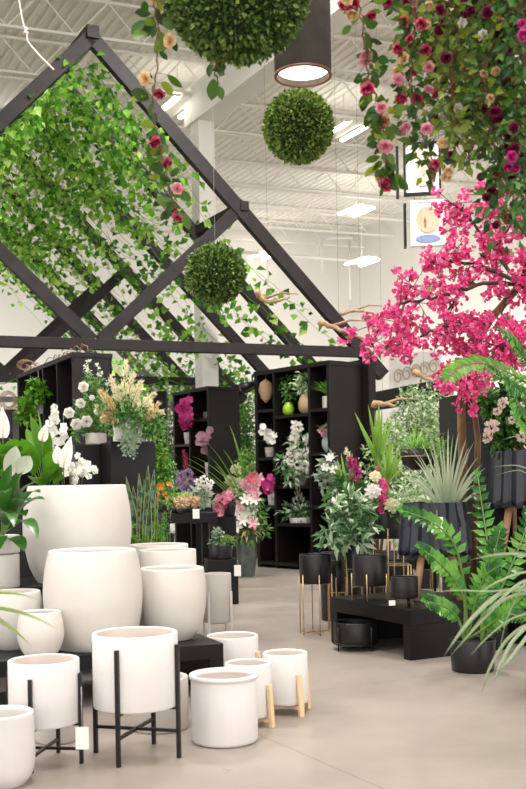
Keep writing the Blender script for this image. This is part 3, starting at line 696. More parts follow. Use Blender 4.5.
tree('fresh green bamboo shrub low in the gap left of the three column unit', 250, 19.5, 445, .26, .75, 1100, .09, 'light')
tree('feathery green tree between the cream flowers and the middle shelf unit', 168, 24, 395, .28, 1.5, 1700, .10, 'mid')
tree('leafy green shrub behind the snake plants', 163, 15.0, 425, .22, .75, 1100, .075, 'lush')
tree('rounded green tree standing far behind the ivy between the front gables', 205, 29.5, 358, 1.3, 1.1, 1800, .14, 'mid')
tree('green tree seen through the pergola behind the cream plumes', 150, 31, 350, .9, 1.2, 1200, .14, 'varieg')
tree('small green tree peeking above the middle shelf unit', 240, 27, 362, .6, 1.2, 1300, .12, 'fern')

# ---- left display plants
def spathe(t, p, up_, L, W, stem_from, big=True):
    mb = MB(); mb.blade(p, up_, L, W, .1, 8, LAN, .9, toward(p)); sub(t, 'flower', mb, 'wht', 'white spathe flower')
    mb = MB(); mb.tube([p + toward(p) * .012, p + toward(p) * .02 + up_.normalized() * L * .55], .006, 8, .004); sub(t, 'spadix', mb, 'cream')
    mb = MB(); mb.tube(arc(stem_from, p, .02), .004, 6); sub(t, 'stem', mb, 'stem')
def nursery(t, g, r=.1, h=.14, m='matte'):
    mb = MB(); pot_cyl(mb, g, r, h, rb=r * .8, wall=.008); mb.lathe([(.001, h * .8), (r * .93, h * .8)], g, 24, caps=False); sub(t, 'pot', mb, m)
g = gp(45, 8.25, .70)
# tall stool behind the largest planter, holds the lily
mb = MB(); g0 = gp(45, 8.85); mb.box(g0 + UP * .6, (1.5, .45, 1.2)); o = mb.build('display_plinth', M['blk'], None, g0, .005); tag(o, 'black plinth behind the largest planter, carrying the peace lilies and white orchids', 'plinth')
g = gp(45, 8.75, 1.2); t = plant('peace_lily', 'peace lily with broad green leaves and white spathes just left of the white roses', 'plant', g); nursery(t, g, .09, .12)
tips = [at(31, 418, 8.7), at(38, 412, 8.75), at(58, 450, 8.5), at(64, 462, 8.5), at(22, 440, 8.5), at(14, 452, 8.4), at(48, 432, 8.8), at(52, 470, 8.4), at(34, 478, 8.4), at(72, 470, 8.6), at(27, 430, 8.9), at(10, 440, 8.6)]
leafy_from(t, g + UP * .12, tips, .155, 'lush', .5)
spathe(t, at(42, 441, 8.5), V((.25, 0, 1)), .15, .085, g + UP * .1); 
g = gp(6, 8.7, 1.2); t = plant('peace_lily', 'peace lily at the far left edge with one upright white spathe', 'plant', g); nursery(t, g, .09, .12)
leafy_from(t, g + UP * .12, [at(-14, 430, 8.3), at(8, 445, 8.3), at(16, 440, 8.3), at(22, 452, 8.2), at(26, 446, 8.4), at(2, 455, 8.2), at(-10, 450, 8.2), at(14, 470, 8.1)], .17, 'lush', .7)
spathe(t, at(3, 438, 8.2), V((.0, 0, 1)), .25, .11, g + UP * .1)
# calla like white blooms and grey leaf
g = gp(66, 8.75, 1.2); t = plant('calla_lily', 'white calla blooms leaning out above the rim of the largest planter', 'plant', g); nursery(t, g, .07, .1)
for (x, y, x2, y2, w_) in [(58, 464, 57, 445, .085), (63, 468, 71, 436, .10)]:
    p = at(x, y, 8.3); q_ = at(x2, y2, 8.35); spathe(t, p, q_ - p, (q_ - p).length, w_, g + UP * .08)
g = gp(20, 8.2, 1.2); 
t = plant('white_leaf_spray', 'pair of large pale grey white leaves in front of the left peace lily', 'foliage', g)
mb = MB(); sm = MB()
for (x, y, x2, y2) in [(8, 478, 16, 446), (18, 474, 30, 456)]:
    p = at(x, y, 7.9); q_ = at(x2, y2, 7.95); mb.blade(p, q_ - p, (q_ - p).length, .13, .1, 8, OV, .5, toward(p)); sm.tube(arc(g, p, .03), .004, 6)
sub(t, 'foliage', mb, 'tagl'); sub(t, 'stem', sm, 'stem')
# orchids
def orchid(label, g, stems, m, r=.03, potr=.06, poth=.1, potm='white', leafs=True, cat='orchid', group=None, gap=.045, name='orchid_plant'):
    """g: pot base; stems: list of point lists; flowers sit along the last two thirds"""
    t = plant(name, label, cat, g, group)
    if potr:
        mb = MB(); pot_cyl(mb, g, potr, poth, rb=potr * .8, wall=.006); mb.lathe([(.001, poth * .85), (potr * .93, poth * .85)], g, 24, caps=False); sub(t, 'pot', mb, potm)
    top = g + UP * poth; sm = MB(); fl = MB(); lf = MB()
    for st in stems:
        pts = [top] + [V(p) for p in st]
        # smooth path
        fine = []
        for i in range(len(pts) - 1):
            for j in range(6): fine.append(pts[i].lerp(pts[i + 1], j / 6))
        fine.append(pts[-1]); sm.tube(fine, .003, 5)
        tot = sum((fine[i + 1] - fine[i]).length for i in range(len(fine) - 1)); acc = 0; nxt = tot * .42
        for i in range(len(fine) - 1):
            acc += (fine[i + 1] - fine[i]).length
            while acc > nxt:
                p = fine[i] + rv(.6 * r); n_ = toward(p) + rv(.5)
                fl = MB(); petal_flower(fl, p, n_, r * U(.85, 1.1), 5, r * 1.0, .25, 0, U(0, 2)); nxt += gap; sub(t, 'flower', fl, m)
    sub(t, 'stem', sm, 'stem')
    if leafs:
        for i in range(4):
            d = V((math.cos(i * 1.6 + .5), math.sin(i * 1.6 + .5), .9)); lf.blade(top, d, potr * 2.6 + .05, potr * 1.0, 1.5, 6, OV, .3)
        sub(t, 'foliage', lf, 'dkleaf')
    return t
g = gp(80, 8.85, 1.2)
orchid('white moth orchids arching over the rim of the largest planter', g, [[at(70, 462, 8.6), at(66, 478, 8.45)], [at(85, 462, 8.6), at(96, 474, 8.4)], [at(78, 458, 8.6), at(90, 478, 8.4)], [at(72, 466, 8.5), at(84, 470, 8.4)], [at(64, 456, 8.7), at(76, 476, 8.4)]], 'wht', .032, .08, .12)
g = gp(57, 9.9, 1.2)
g0 = gp(57, 9.9); block('display_pedestal', 'slim black pedestal behind the calla blooms', g0, .3, .3, 1.2, PX)
orchid('tall white orchid stems in front of the dark upright shelves', g, [[at(48, 440, 9.8), at(50, 420, 9.6)], [at(55, 432, 9.8), at(56, 405, 9.6)], [at(60, 446, 9.7), at(62, 430, 9.6)], [at(54, 440, 9.7), at(46, 428, 9.6)]], 'wht', .045, .07, .12)
# dark leaf plant in the groove pot
g = pF + UP * .36; t = plant('rubber_plant', 'dark green broad leaved plant drooping over the white pots at the left edge', 'plant', g)
tips = [at(38, 545, 6.6), at(30, 500, 6.9), at(40, 490, 7.0), at(22, 470, 7.1), at(10, 465, 7.2), at(14, 530, 6.6), at(-4, 560, 6.8), at(26, 516, 6.9), at(34, 480, 7.2), at(-12, 510, 6.8), at(24, 556, 7.0), at(44, 497, 7.2), at(6, 490, 6.8), at(-16, 480, 7.2)]
leafy_from(t, g - UP * .03, tips, .12, 'dkleaf', 1.5, petiole=.3)
# foreground leaves from the left
g = gp(-75, 4.35); t = plant('floor_plant', 'blurred olive green leaves reaching in from the left edge in the foreground', 'plant', g); nursery(t, g, .15, .26)
tips = [at(36, 610, 4.2), at(24, 652, 4.2), at(52, 636, 4.15), at(8, 600, 4.25), at(-8, 640, 4.2)]
sm = MB(); j0 = at(-62, 590, 4.3); sm.tube([g + UP * .2, V((g.x, g.y, .6)), j0], .008, 8)
for tp in tips:
    p = at(U(-46, -30), U(598, 612), 4.28); sm.tube([j0, p], .004, 6)
    mb = MB(); d = tp - p; mb.blade(p, d + UP * .1, d.length * 1.05, .062, .55, 9, LAN, .3); sub(t, 'leaf', mb, 'olive')
sub(t, 'stem', sm, 'stem')
# white rose arrangement
g = gp(96, 9.7, 1.81); t = plant('flower_arrangement', 'white rose arrangement with green foliage in a low white pot on the left pedestal', 'flower arrangement', g)
mb = MB(); pot_cyl(mb, g, .10, .11, wall=.01); sub(t, 'pot', mb, 'greyw')
sm = MB()
for (x, y, r) in [(84, 387, .058), (81, 403, .054), (69, 413, .058), (76, 424, .062), (86, 421, .066), (92, 398, .03), (64, 428, .04), (97, 412, .035)]:
    p = at(x, y, 9.5); mb = MB(); rose(mb, p, toward(p) + rv(.3), r); sub(t, 'rose', mb, 'wht'); sm.tube([g + UP * .1, p - toward(p) * .02], .004, 5)
for (x, y) in [(88, 362), (89, 370), (86, 367), (100, 374), (98, 366), (108, 382)]:
    p = at(x, y, 9.6); mb = MB(); puff(mb, p, .012, 14, .03, .018); sub(t, 'bud', mb, 'wht'); sm.tube([g + UP * .1, p], .003, 5)
mb = MB()
for (x, y, n, r) in [(94, 395, 60, .09), (86, 405, 70, .1), (80, 418, 60, .1), (95, 415, 90, .12), (103, 425, 80, .12), (110, 415, 40, .08), (90, 380, 30, .06), (78, 432, 40, .08), (100, 385, 25, .06)]:
    bushy(mb, at(x, y, 9.65), (r, r, r), n, .07, .035, .1)
sub(t, 'foliage', mb, 'mid'); sub(t, 'stem', sm, 'stem'); hang_tag(t, at(63.5, 423, 9.45), .06, .09, L=.09)
# cream plume arrangement
g = gp(131, 9.1, 1.82); t = plant('flower_arrangement', 'large cream and peach plume flower arrangement in a pale pot on the tall pedestal', 'flower arrangement', g)
mb = MB(); pot_cyl(mb, g, .135, .20, wall=.012); sub(t, 'pot', mb, 'greyw'); sm = MB()
for (x, y, x2, y2, r, m) in [(122, 400, 126, 362, .05, 'cream'), (118, 402, 111, 377, .045, 'cream'), (132, 402, 141, 382, .055, 'cream'), (112, 408, 101, 392, .045, 'peach'), (110, 415, 98, 408, .045, 'peach'), (140, 408, 154, 394, .055, 'cream'), (144, 416, 162, 412, .05, 'cream'), (124, 408, 119, 388, .06, 'cream'), (134, 412, 137, 392, .06, 'cream'), (116, 414, 108, 398, .05, 'peach'), (146, 420, 158, 404, .05, 'peach'), (128, 398, 133, 374, .05, 'cream'), (110, 420, 103, 418, .04, 'peach'), (149, 410, 150, 402, .05, 'cream'), (115, 425, 112, 408, .035, 'peach')]:
    p = at(x, y, 8.95); q_ = at(x2, y2, 8.9 + U(-.1, .15)); mb = MB(); plume(mb, p, q_, r * .8, 170, 0, .04); sub(t, 'plume', mb, m); sm.tube([g + UP * .15, p, q_], .004, 5, .002)
mb = MB()
for (x, y, n, r) in [(118, 412, 120, .12), (132, 416, 160, .15), (146, 420, 140, .13), (150, 430, 90, .1), (108, 405, 60, .1), (126, 398, 60, .1), (156, 425, 60, .09)]:
    bushy(mb, at(x, y, 8.98), (r, r * .9, r), int(n * 1.3), .06, .03, .1)
sub(t, 'foliage', mb, 'mid'); mb = MB()
for i in range(14):
    x0 = U(122, 146); p = at(x0, 424, 8.93); q_ = at(x0 + U(-4, 4), U(436, 459), 8.86); pts = arc(p, q_, 0, 6, V((0, -.04, 0))); sm.tube(pts, .002, 4)
    for k in range(26): mb.leaf(pts[0].lerp(pts[-1], U(0, 1)) + rv(.02), rv(.6) + V((0, -.3, -.5)), toward(p), .028, .022)
sub(t, 'trailing_foliage', mb, 'grey', 'trailing silver leaves'); sub(t, 'stem', sm, 'stem')
# hanging plant in shelf 1
p = at(39, 414, 15.9); t = plant('hanging_plant', 'trailing green plant in a white pot hanging in the dark upright shelves', 'plant', p)
mb = MB(); pot_cyl(mb, p, .085, .26, rb=.07); sub(t, 'pot', mb, 'greyw'); mb = MB()
for (x, y, n, r) in [(38, 392, 150, .16), (33, 396, 120, .14), (29, 404, 110, .13), (25, 412, 90, .12), (30, 418, 60, .1), (36, 384, 50, .1), (22, 404, 30, .08), (20, 416, 20, .08)]: bushy(mb, at(x, y, 15.7), (r, r, r), n, .10, .06, .1)
sub(t, 'foliage', mb, 'lush'); mb = MB(); mb.tube([p + UP * .25, V((p.x, p.y, 3.24))], .004, 5); sub(t, 'hanging_wire', mb, 'wire')
# twigs on top of shelf 1
t = plant('twig_garland', 'curly dry twig garland lying on top of the dark upright shelf unit', 'twigs', S1.pos(.5, .2, 3.36)); mb = MB()
for i in range(16):
    a = S1.pos(U(.0, .9), U(.05, .3), 3.36); pts = [a + S1.f * (.12 * j) * 1 + UP * (.03 + .06 * math.sin(j * 1.4 + i)) + rv(.02) for j in range(6)]; mb.tube(pts, .008, 5, .004)
for i in range(4):
    c = S1.pos(.02 + .03 * i, .1, 3.5 - i * .02); mb.tube([c + V((math.cos(k * .5) * (.16 - k * .008), 0, math.sin(k * .5) * (.12 - k * .006))) for k in range(15)], .007, 5)
sub(t, 'twigs', mb, 'drift')
t = plant('twig_wreath', 'loose wire and twig wreath hanging on the slatted cabinet at the left edge', 'wreath', at(9, 402, 20.4)); mb = MB()
for i in range(5):
    c = at(9, 402, 20.55); mb.tube([c + V((math.cos(k * .42 + i) * (.10 + .02 * i), -.02 * i, .03 + math.sin(k * .42 + i) * (.13 + .015 * i))) for k in range(17)], .006, 5)
sub(t, 'twigs', mb, 'grey' if False else 'drift')

# ---- snake plants group behind the cream cylinders
g0 = gp(146, 8.86); block('display_pedestal', 'black plinth behind the tall cream cylinders under the snake plants', g0, .46, .28, .78, None, cat='plinth')
g = gp(145, 8.88, .78); t = plant('snake_plant', 'snake plant with upright dark banded leaves edged in yellow behind the cream planters', 'plant', g); nursery(t, g, .11, .12)
for (x, y, xb) in [(126, 477, 138), (133, 486, 138), (139, 474, 142), (148, 466, 147), (154, 470, 149), (144, 480, 144), (151, 484, 148), (131, 500, 138), (157, 492, 151)]:
    p = gp(xb, 8.88 + U(-.05, .05), .88); q_ = at(x, y, 8.88); mb = MB(); mb.blade(p, q_ - p, (q_ - p).length, .085, 0, 8, TAP, .5, toward(p)); sub(t, 'leaf', mb, 'snake')
    e = MB(); e.blade(p + V((0, .006, 0)), q_ - p, (q_ - p).length * 1.01, .1, 0, 8, TAP, .5, toward(p)); sub(t, 'leaf_edge', e, 'snakee')
g = gp(130, 8.82, .78); t = plant('succulent_plant', 'yellow green succulent spilling at the foot of the snake plant', 'succulent', g); nursery(t, g, .06, .08); mb = MB(); bushy(mb, g + UP * .18, (.075, .07, .14), 260, .035, .02, .1); sub(t, 'foliage', mb, 'light')
g = gp(161, 8.82, .78); t = plant('succulent_plant', 'tall green bead leaved succulent right of the snake plant', 'succulent', g); nursery(t, g, .06, .08); mb = MB()
for i in range(9):
    p = g + V((U(-.05, .05), U(-.05, .05), .06)); q_ = p + V((U(-.05, .05), 0, U(.2, .36))); plume(mb, p, q_, .022, 110, 0, .02)
sub(t, 'foliage', mb, 'fern')
g = gp(148, 8.78, .78); t = plant('aloe_plant', 'small aloe with yellow leaf bases in front of the snake plant', 'succulent', g); nursery(t, g, .05, .06)
mb = MB()
for i in range(22): mb.blade(g + UP * .06, V((U(-.5, .5), U(-.6, .3), 1)), U(.12, .22), .018, .3, 5, TAP, .4)
sub(t, 'foliage', mb, 'light')
# table in the aisle
hang_tag(CB, at(237.5, 565, 11.93), .08, .13)
hang_tag(TB, at(196, 509, 12.15), .08, .115, L=.01)
tc = gp(187, 12.5)
def onTable(x, dy=0, h=1.08): return gp(x, 12.35 + dy, h)
for (x, dy, m, lab, n, r) in [(174, 0, 'olive', 'olive green succulent mix on the left end of the aisle table', 240, .10), (184, .1, 'light', 'pale green leafy succulent in the middle of the aisle table', 260, .12), (192, -.05, 'tan', 'dried tan flower mix on the aisle table next to its price tag', 200, .09), (181, -.2, 'tan', 'low dried brown moss mix at the front of the aisle table', 120, .08)]:
    g = onTable(x, dy); t = plant('succulent_plant', lab, 'succulent', g, 'succulents on the aisle table'); nursery(t, g, .06, .06); mb = MB(); bushy(mb, g + UP * (.07 + r * .7), (r, r, r * .8), n, .05, .028, .1); sub(t, 'foliage', mb, m)
g = gp(162, 13.2); block('display_pedestal', 'slim black plinth left of the aisle table under the orange flowers', g, .22, .22, 1.1, None, cat='plinth')
g = gp(163, 13.1, 1.1); t = plant('potted_flowers', 'small orange flowers behind the snake plants', 'flowers', g); nursery(t, g, .06, .08); mb = MB(); lf = MB()
for i in range(9): mb = MB(); p = g + V((U(-.09, .09), -.05, U(.14, .36))); petal_flower(mb, p, toward(p) + rv(.4), .04, 6, .035, .3); sub(t, 'flower', mb, 'orange')
bushy(lf, g + UP * .2, (.09, .09, .12), 110, .05, .03, .1); sub(t, 'foliage', lf, 'mid')
# white hydrangea behind
g = gp(206, 13.4); block('display_pedestal', 'slim black plinth under the white and pink cyclamen', g, .22, .22, 1.12, None, cat='plinth')
g = gp(206, 13.35, 1.12); t = plant('potted_flowers', 'white and pale pink flower heads over round green leaves by the aisle table', 'flowers', g); mb = MB(); pot_cyl(mb, g, .065, .12); sub(t, 'pot', mb, 'greyw')
mb = MB()
for (x, y) in [(198, 482), (204, 479), (210, 483), (201, 487), (208, 488)]: mb = MB(); puff(mb, at(x, y, 13.25), .035, 46, .035, .03); sub(t, 'flower', mb, 'wht')
mb = MB(); bushy(mb, at(203, 497, 13.3), (.15, .12, .12), 60, .10, .085, .2); sub(t, 'foliage', mb, 'grey')

# ---- things on the shelf units
def sp(S, q, h, ins=.2): return S.pos(q, ins, h + .002)
orchid('magenta orchid in a white pot on the upper left board of the middle unit', sp(S2, .24, 2.26), [[at(185, 418, 20.3), at(184, 402, 20.3)], [at(186, 416, 20.3), at(179, 405, 20.3)], [at(187, 414, 20.2), at(189, 399, 20.3)]], 'magenta', .10, .13, .24, gap=.06)
g = sp(S2, .74, 2.73); planter('small grey glass jar alone on the upper right board of the middle unit', g, 'cyl', .09, .14, 'vase')
orchid('dusty mauve orchid in a white pot on the right side of the middle unit', sp(S2, .78, 1.6), [[at(204, 440, 19.8), at(196, 434, 19.6)], [at(206, 436, 19.8), at(207, 428, 19.7)], [at(204, 436, 19.8), at(200, 444, 19.6)]], 'mauve', .10, .11, .26, gap=.07)
g = sp(S2, .24, 1.2, .15); t = plant('potted_flowers', 'lilac hydrangea heads with a pink flower spike low in the middle unit', 'flowers', g); mb = MB(); pot_cyl(mb, g, .12, .14); sub(t, 'pot', mb, 'vase'); mb = MB()
for (x, y) in [(181, 476), (188, 474), (184, 483), (179, 485), (190, 482), (186, 489)]: mb = MB(); puff(mb, at(x, y, 20.2), .085, 80, .06, .05); sub(t, 'flower', mb, 'lilac')
mb = MB(); plume(mb, at(187, 470, 20.4), at(184, 451, 20.4), .07, 140, 0, .07); sub(t, 'flower_spike', mb, 'crimson', 'pink flower spike'); mb = MB(); bushy(mb, g + UP * .25, (.2, .15, .15), 90, .12, .07); sub(t, 'foliage', mb, 'dkleaf')
# unit 3
orchid('white moth orchid on the second board of the left column of the big unit', sp(S3, .13, 1.87, .12), [[at(268, 436, 17.1), at(261, 428, 17.0)], [at(270, 434, 17.1), at(274, 440, 16.9)]], 'wht', .075, .09, .17, 'greyw', gap=.06)
orchid('magenta orchid in a white pot in the third space of the left column', sp(S3, .13, 1.05, .15), [[at(266, 486, 17.0), at(262, 480, 17.0)], [at(270, 484, 17.0), at(275, 478, 16.9)], [at(268, 484, 17.0), at(271, 476, 16.9)], [at(267, 486, 17), at(266, 490, 16.9)]], 'magenta', .075, .08, .22, gap=.05)
g = S3.pos(.1, .1, 2.9); t = plant('wall_mask', 'pale brown carved ornament hanging in the top left space of the big unit', 'ornament', g); mb = MB(); mb.lathe([(.01, 0), (.07, .08), (.10, .22), (.08, .34), (.02, .4)], g - UP * .1, 14, fn=lambda a, z: 1 + .25 * math.cos(2 * a) + .1 * math.sin(3 * a)); sub(t, 'carving', mb, 'tan'); mb = MB(); mb.tube([g + UP * .28, g + UP * .38], .004, 5); sub(t, 'cord', mb, 'wire')
g = sp(S3, .36, 2.55, .18); t = plant('potted_plant', 'small plant in a lime green round vase on the top middle board', 'plant', g); mb = MB(); pot_prof(mb, g, [(.05, 0), (.09, .05), (.095, .13), (.06, .2), (.055, .22)], .008, 28); sub(t, 'pot', mb, 'lime') if 'lime' in M else sub(t, 'pot', mb, 'fern'); mb = MB(); bushy(mb, g + UP * .42, (.14, .12, .24), 130, .09, .05, .1); sub(t, 'foliage', mb, 'mid')
g = sp(S3, .6, 2.55, .2); t = plant('potted_plant', 'leafy plant in a round tan pot on the top middle board', 'plant', g); mb = MB(); pot_prof(mb, g, [(.09, 0), (.14, .07), (.15, .18), (.11, .3), (.10, .32)], .012, 28); sub(t, 'pot', mb, 'tanpot') if 'tanpot' in M else sub(t, 'pot', mb, 'drift'); mb = MB(); bushy(mb, g + UP * .52, (.24, .18, .24), 240, .11, .05, .1); sub(t, 'foliage', mb, 'varieg')
g = sp(S3, .87, 2.6, .2); t = plant('potted_fern', 'bright green fern in a pale grey pot on the top right board', 'fern', g); mb = MB(); pot_cyl(mb, g, .10, .2); sub(t, 'pot', mb, 'greyw'); mb = MB()
for i in range(34): mb.blade(g + UP * .2, V((U(-.9, .2), U(-.8, -.1), U(.5, 1.3))), U(.22, .38), .05, 1.0, 7, LAN, .3)
sub(t, 'foliage', mb, 'fern')
g = sp(S3, .87, 1.9, .2); t = plant('potted_flowers', 'pale blue green vase with small mauve flowers on the right column', 'flowers', g); mb = MB(); pot_prof(mb, g, [(.06, 0), (.11, .08), (.12, .18), (.08, .3), (.085, .34)], .01, 28); sub(t, 'vase', mb, 'celadon') if 'celadon' in M else sub(t, 'vase', mb, 'grey'); mb = MB()
for (x, y) in [(322, 431), (327, 428), (331, 433), (325, 435)]: mb = MB(); puff(mb, at(x, y, 16.2), .04, 40, .045, .035); sub(t, 'flower', mb, 'mauve')
mb = MB(); bushy(mb, g + UP * .4, (.15, .1, .1), 60, .08, .04); sub(t, 'foliage', mb, 'olive')
g = sp(S3, .5, 1.38, .2); t = plant('flower_arrangement', 'tall arrangement of cream white blooms filling the middle of the big unit', 'flower arrangement', g); mb = MB(); pot_cyl(mb, g, .11, .14); sub(t, 'pot', mb, 'greyw'); sm = MB()
for (x, y, r) in [(297, 427, .09), (293, 442, .08), (292, 452, .09), (300, 458, .08), (305, 466, .085), (310, 470, .07), (308, 440, .08), (306, 452, .07), (312, 460, .07), (295, 436, .07), (290, 462, .07), (298, 470, .07)]:
    p = at(x, y, 16.5); mb = MB(); puff(mb, p, r * .6, 44, r * .9, r * .7); sub(t, 'flower', mb, 'wht'); sm.tube([g + UP * .12, p], .006, 5)
mb = MB()
for (x, y, n, r) in [(298, 445, 70, .2), (300, 465, 100, .22), (288, 470, 40, .15), (312, 475, 40, .15), (283, 460, 30, .15), (292, 480, 30, .12)]: bushy(mb, at(x, y, 16.6), (r, r, r), n, .13, .05, .1)
sub(t, 'foliage', mb, 'varieg2'); sub(t, 'stem', sm, 'stem')
g = sp(S3, .5, .76, .2); t = plant('potted_plant', 'low bowl of mixed green leaves with white tips on the lower middle board', 'plant', g); mb = MB(); pot_cyl(mb, g, .2, .09); sub(t, 'bowl', mb, 'greyw'); mb = MB()
bushy(mb, g + UP * .2, (.4, .25, .18), 240, .12, .055, .1); sub(t, 'foliage', mb, 'varieg2'); mb = MB(); plume(mb, g + UP * .2, g + UP * .55 + S3.f * -.1, .1, 60, 0, .1); sub(t, 'flower_spike', mb, 'wht')
# spot lamp on the top corner
g = S3.pos(-.06, .05, 3.14); t = plant('spot_lamp', 'black spot lamp on a bracket at the upper left corner of the big unit', 'lamp', g); mb = MB(); mb.tube([g + V((-.2, -.1, -.06)), g + V((.02, 0, 0))], .075, 14, .06); sub(t, 'lamp_head', mb, 'blkmetal'); mb = MB(); mb.tube([g, g + UP * .15, S3.pos(.03, .05, 3.38)], .015, 8); sub(t, 'bracket', mb, 'blkmetal')

# ---- centre: vase with lilies, pink orchid, bowl
g = gp(247, 15.7); t = plant('vase_arrangement', 'tall mottled grey green floor vase with pink and white lilies in the aisle', 'flower arrangement', g)
mb = MB(); pot_prof(mb, g, [(.105, 0), (.12, .02), (.145, .22), (.155, .42), (.15, .56), (.155, .64)], .015, 40); sub(t, 'vase', mb, 'vase'); sm = MB(); top = g + UP * .6
for (x, y, r, m) in [(237, 469, .085, 'protea'), (230, 481, .08, 'protea'), (239, 483, .08, 'protea'), (233, 492, .08, 'protea')]:
    p = at(x, y, 15.4); mb = MB(); puff(mb, p, r * .75, 120, r * .6, r * .4); sub(t, 'bud', mb, m); sm.tube([top, p], .008, 5)
for (x, y, m) in [(246, 500, 'wht'), (252, 508, 'wht'), (240, 506, 'pinkflo'), (249, 516, 'wht'), (242, 520, 'wht'), (236, 512, 'wht'), (238, 527, 'wht'), (255, 500, 'wht'), (232, 522, 'wht'), (250, 492, 'pinkflo'), (256, 484, 'pinkflo'), (245, 482, 'pinkflo'), (251, 478, 'crimson'), (257, 492, 'pinkflo'), (244, 512, 'wht'), (253, 524, 'pinkflo'), (247, 487, 'pinkflo'), (259, 478, 'pinkflo')]:
    p = at(x, y, 15.3 + U(-.1, .2)); mb = MB(); petal_flower(mb, p, toward(p) + rv(.5), .12, 6, .055, .5); sub(t, 'lily', mb, m); sm.tube([top, p], .005, 5)
mb = MB()
for (x, y, n, r) in [(247, 530, 130, .2), (238, 520, 60, .15), (256, 515, 60, .16), (250, 500, 60, .2), (262, 530, 30, .1), (245, 480, 30, .12)]: bushy(mb, at(x, y, 15.5), (r, r * .8, r), n, .14, .045, .1)
sub(t, 'foliage', mb, 'mid'); mb = MB()
for i in range(30): mb.blade(at(247, 530, 15.5), V((U(-1, 1), U(-.8, .2), U(-.3, .3))), U(.25, .34), .05, .8, 6, LAN, .3)
sub(t, 'dry_foliage', mb, 'tan', 'brown dried leaves'); mb = MB()
for (x, y, x0, y0) in [(181, 463, 236, 497), (180, 469, 234, 500), (190, 462, 238, 490), (206, 447, 238, 490), (222, 452, 240, 480), (229, 428, 243, 470), (233, 440, 243, 475), (214, 468, 236, 495), (196, 475, 236, 500), (208, 460, 236, 492)]:
    p = at(x0, y0, 15.4); q_ = at(x, y, 15.1); d = q_ - p; mb.blade(p, d + UP * .35 * d.length, d.length * 1.05, .04, .6, 10, TAP, .4)
sub(t, 'grass_blades', mb, 'yucca'); sub(t, 'stem', sm, 'stem')
orchid('deep pink orchid in a round dark pot on the block behind the succulent bowl', gp(229, 13.95, .98), [[at(222, 500, 13.7), at(212, 512, 13.5)], [at(225, 496, 13.7), at(216, 500, 13.5)], [at(228, 496, 13.7), at(231, 494, 13.5)], [at(220, 506, 13.6), at(208, 515, 13.4)], [at(222, 500, 13.6), at(219, 514, 13.5)]], 'rosy', .055, .1, .2, 'matte', gap=.045)
g = gp(221, 12.15, .532); t = plant('succulent_bowl', 'dark bowl of small grey green succulents on the black cube', 'succulent', g); mb = MB(); pot_cyl(mb, g, .15, .17, rb=.13); sub(t, 'bowl', mb, 'matte')
for (dx, dz, m, r) in [(-.08, .22, 'grey', .07), (.0, .26, 'varieg2', .08), (.09, .22, 'olive', .07), (.03, .2, 'light', .07), (-.04, .32, 'grey', .05), (.13, .19, 'mid', .05)]:
    mb = MB(); bushy(mb, g + V((dx, -.03, dz)), (r, r, r * .8), 90, .045, .02, .1); sub(t, 'succulent', mb, m)
# ---- right side plants
g = gp(334, 10.5); t = plant('flower_arrangement', 'grey green eucalyptus with white blooms leaning against the big unit', 'flower arrangement', g); mb = MB(); pot_cyl(mb, g, .13, .7); sub(t, 'pot', mb, 'matte'); sm = MB(); mb = MB(); top = g + UP * .68
for (x, y, n, r) in [(328, 462, 40, .08), (325, 472, 40, .09), (333, 475, 30, .08), (322, 482, 20, .06), (333, 490, 30, .08), (340, 500, 40, .1)]: bushy(mb, at(x, y, 10.3), (r, r, r), n, .085, .04, .1); sm.tube([top, at(x, y, 10.3)], .004, 5)
sub(t, 'foliage', mb, 'grey')
mb = MB()
for (x, y) in [(330, 458), (325, 468), (334, 470), (337, 492)]: mb = MB(); p = at(x, y, 10.2); petal_flower(mb, p, toward(p) + rv(.5), .055, 6, .035, .4); sub(t, 'flower', mb, 'wht')
sub(t, 'stem', sm, 'stem')
g = gp(350, 10.2); t = plant('flower_arrangement', 'hot pink ginger blossom spike with sword leaves beside the big unit', 'flower arrangement', g); mb = MB(); pot_cyl(mb, g, .12, .55); sub(t, 'pot', mb, 'matte'); top = g + UP * .5
mb = MB()
for i in range(90):
    f = U(0, 1); p = at(350 + 9 * f, 458 + 26 * f, 10.0) + rv(.05 * (1 - abs(f - .6))); mb.leaf(p, V((U(-1, 1), -.7, U(-.2, 1))), rv(), .06, .028, .2, .1)
sub(t, 'flower_spike', mb, 'magenta'); mb = MB(); plume(mb, at(352, 462, 10.0), at(346, 450, 10.0), .04, 50, 0, .04); sub(t, 'bud_tip', mb, 'protea'); sm = MB(); sm.tube([top, at(357, 485, 10.05), at(352, 462, 10.0)], .008, 6)
mb = MB()
for (x, y, xb, yb) in [(337, 458, 347, 500), (341, 453, 349, 500), (347, 448, 351, 500), (334, 466, 346, 500), (352, 452, 352, 498)]:
    p = at(xb, yb, 10.15); q_ = at(x, y, 10.1); mb.blade(p, q_ - p, (q_ - p).length, .05, 0, 6, TAP, .3, toward(p))
sub(t, 'sword_leaves', mb, 'yucca'); mb = MB()
for (x, y, n, r) in [(348, 492, 40, .11), (358, 497, 40, .12), (340, 490, 25, .09), (362, 488, 25, .09), (345, 478, 16, .07)]: bushy(mb, at(x, y, 10.0), (r, r * .8, r), n, .13, .06, .1)
sub(t, 'foliage', mb, 'dkleaf'); sub(t, 'stem', sm, 'stem')
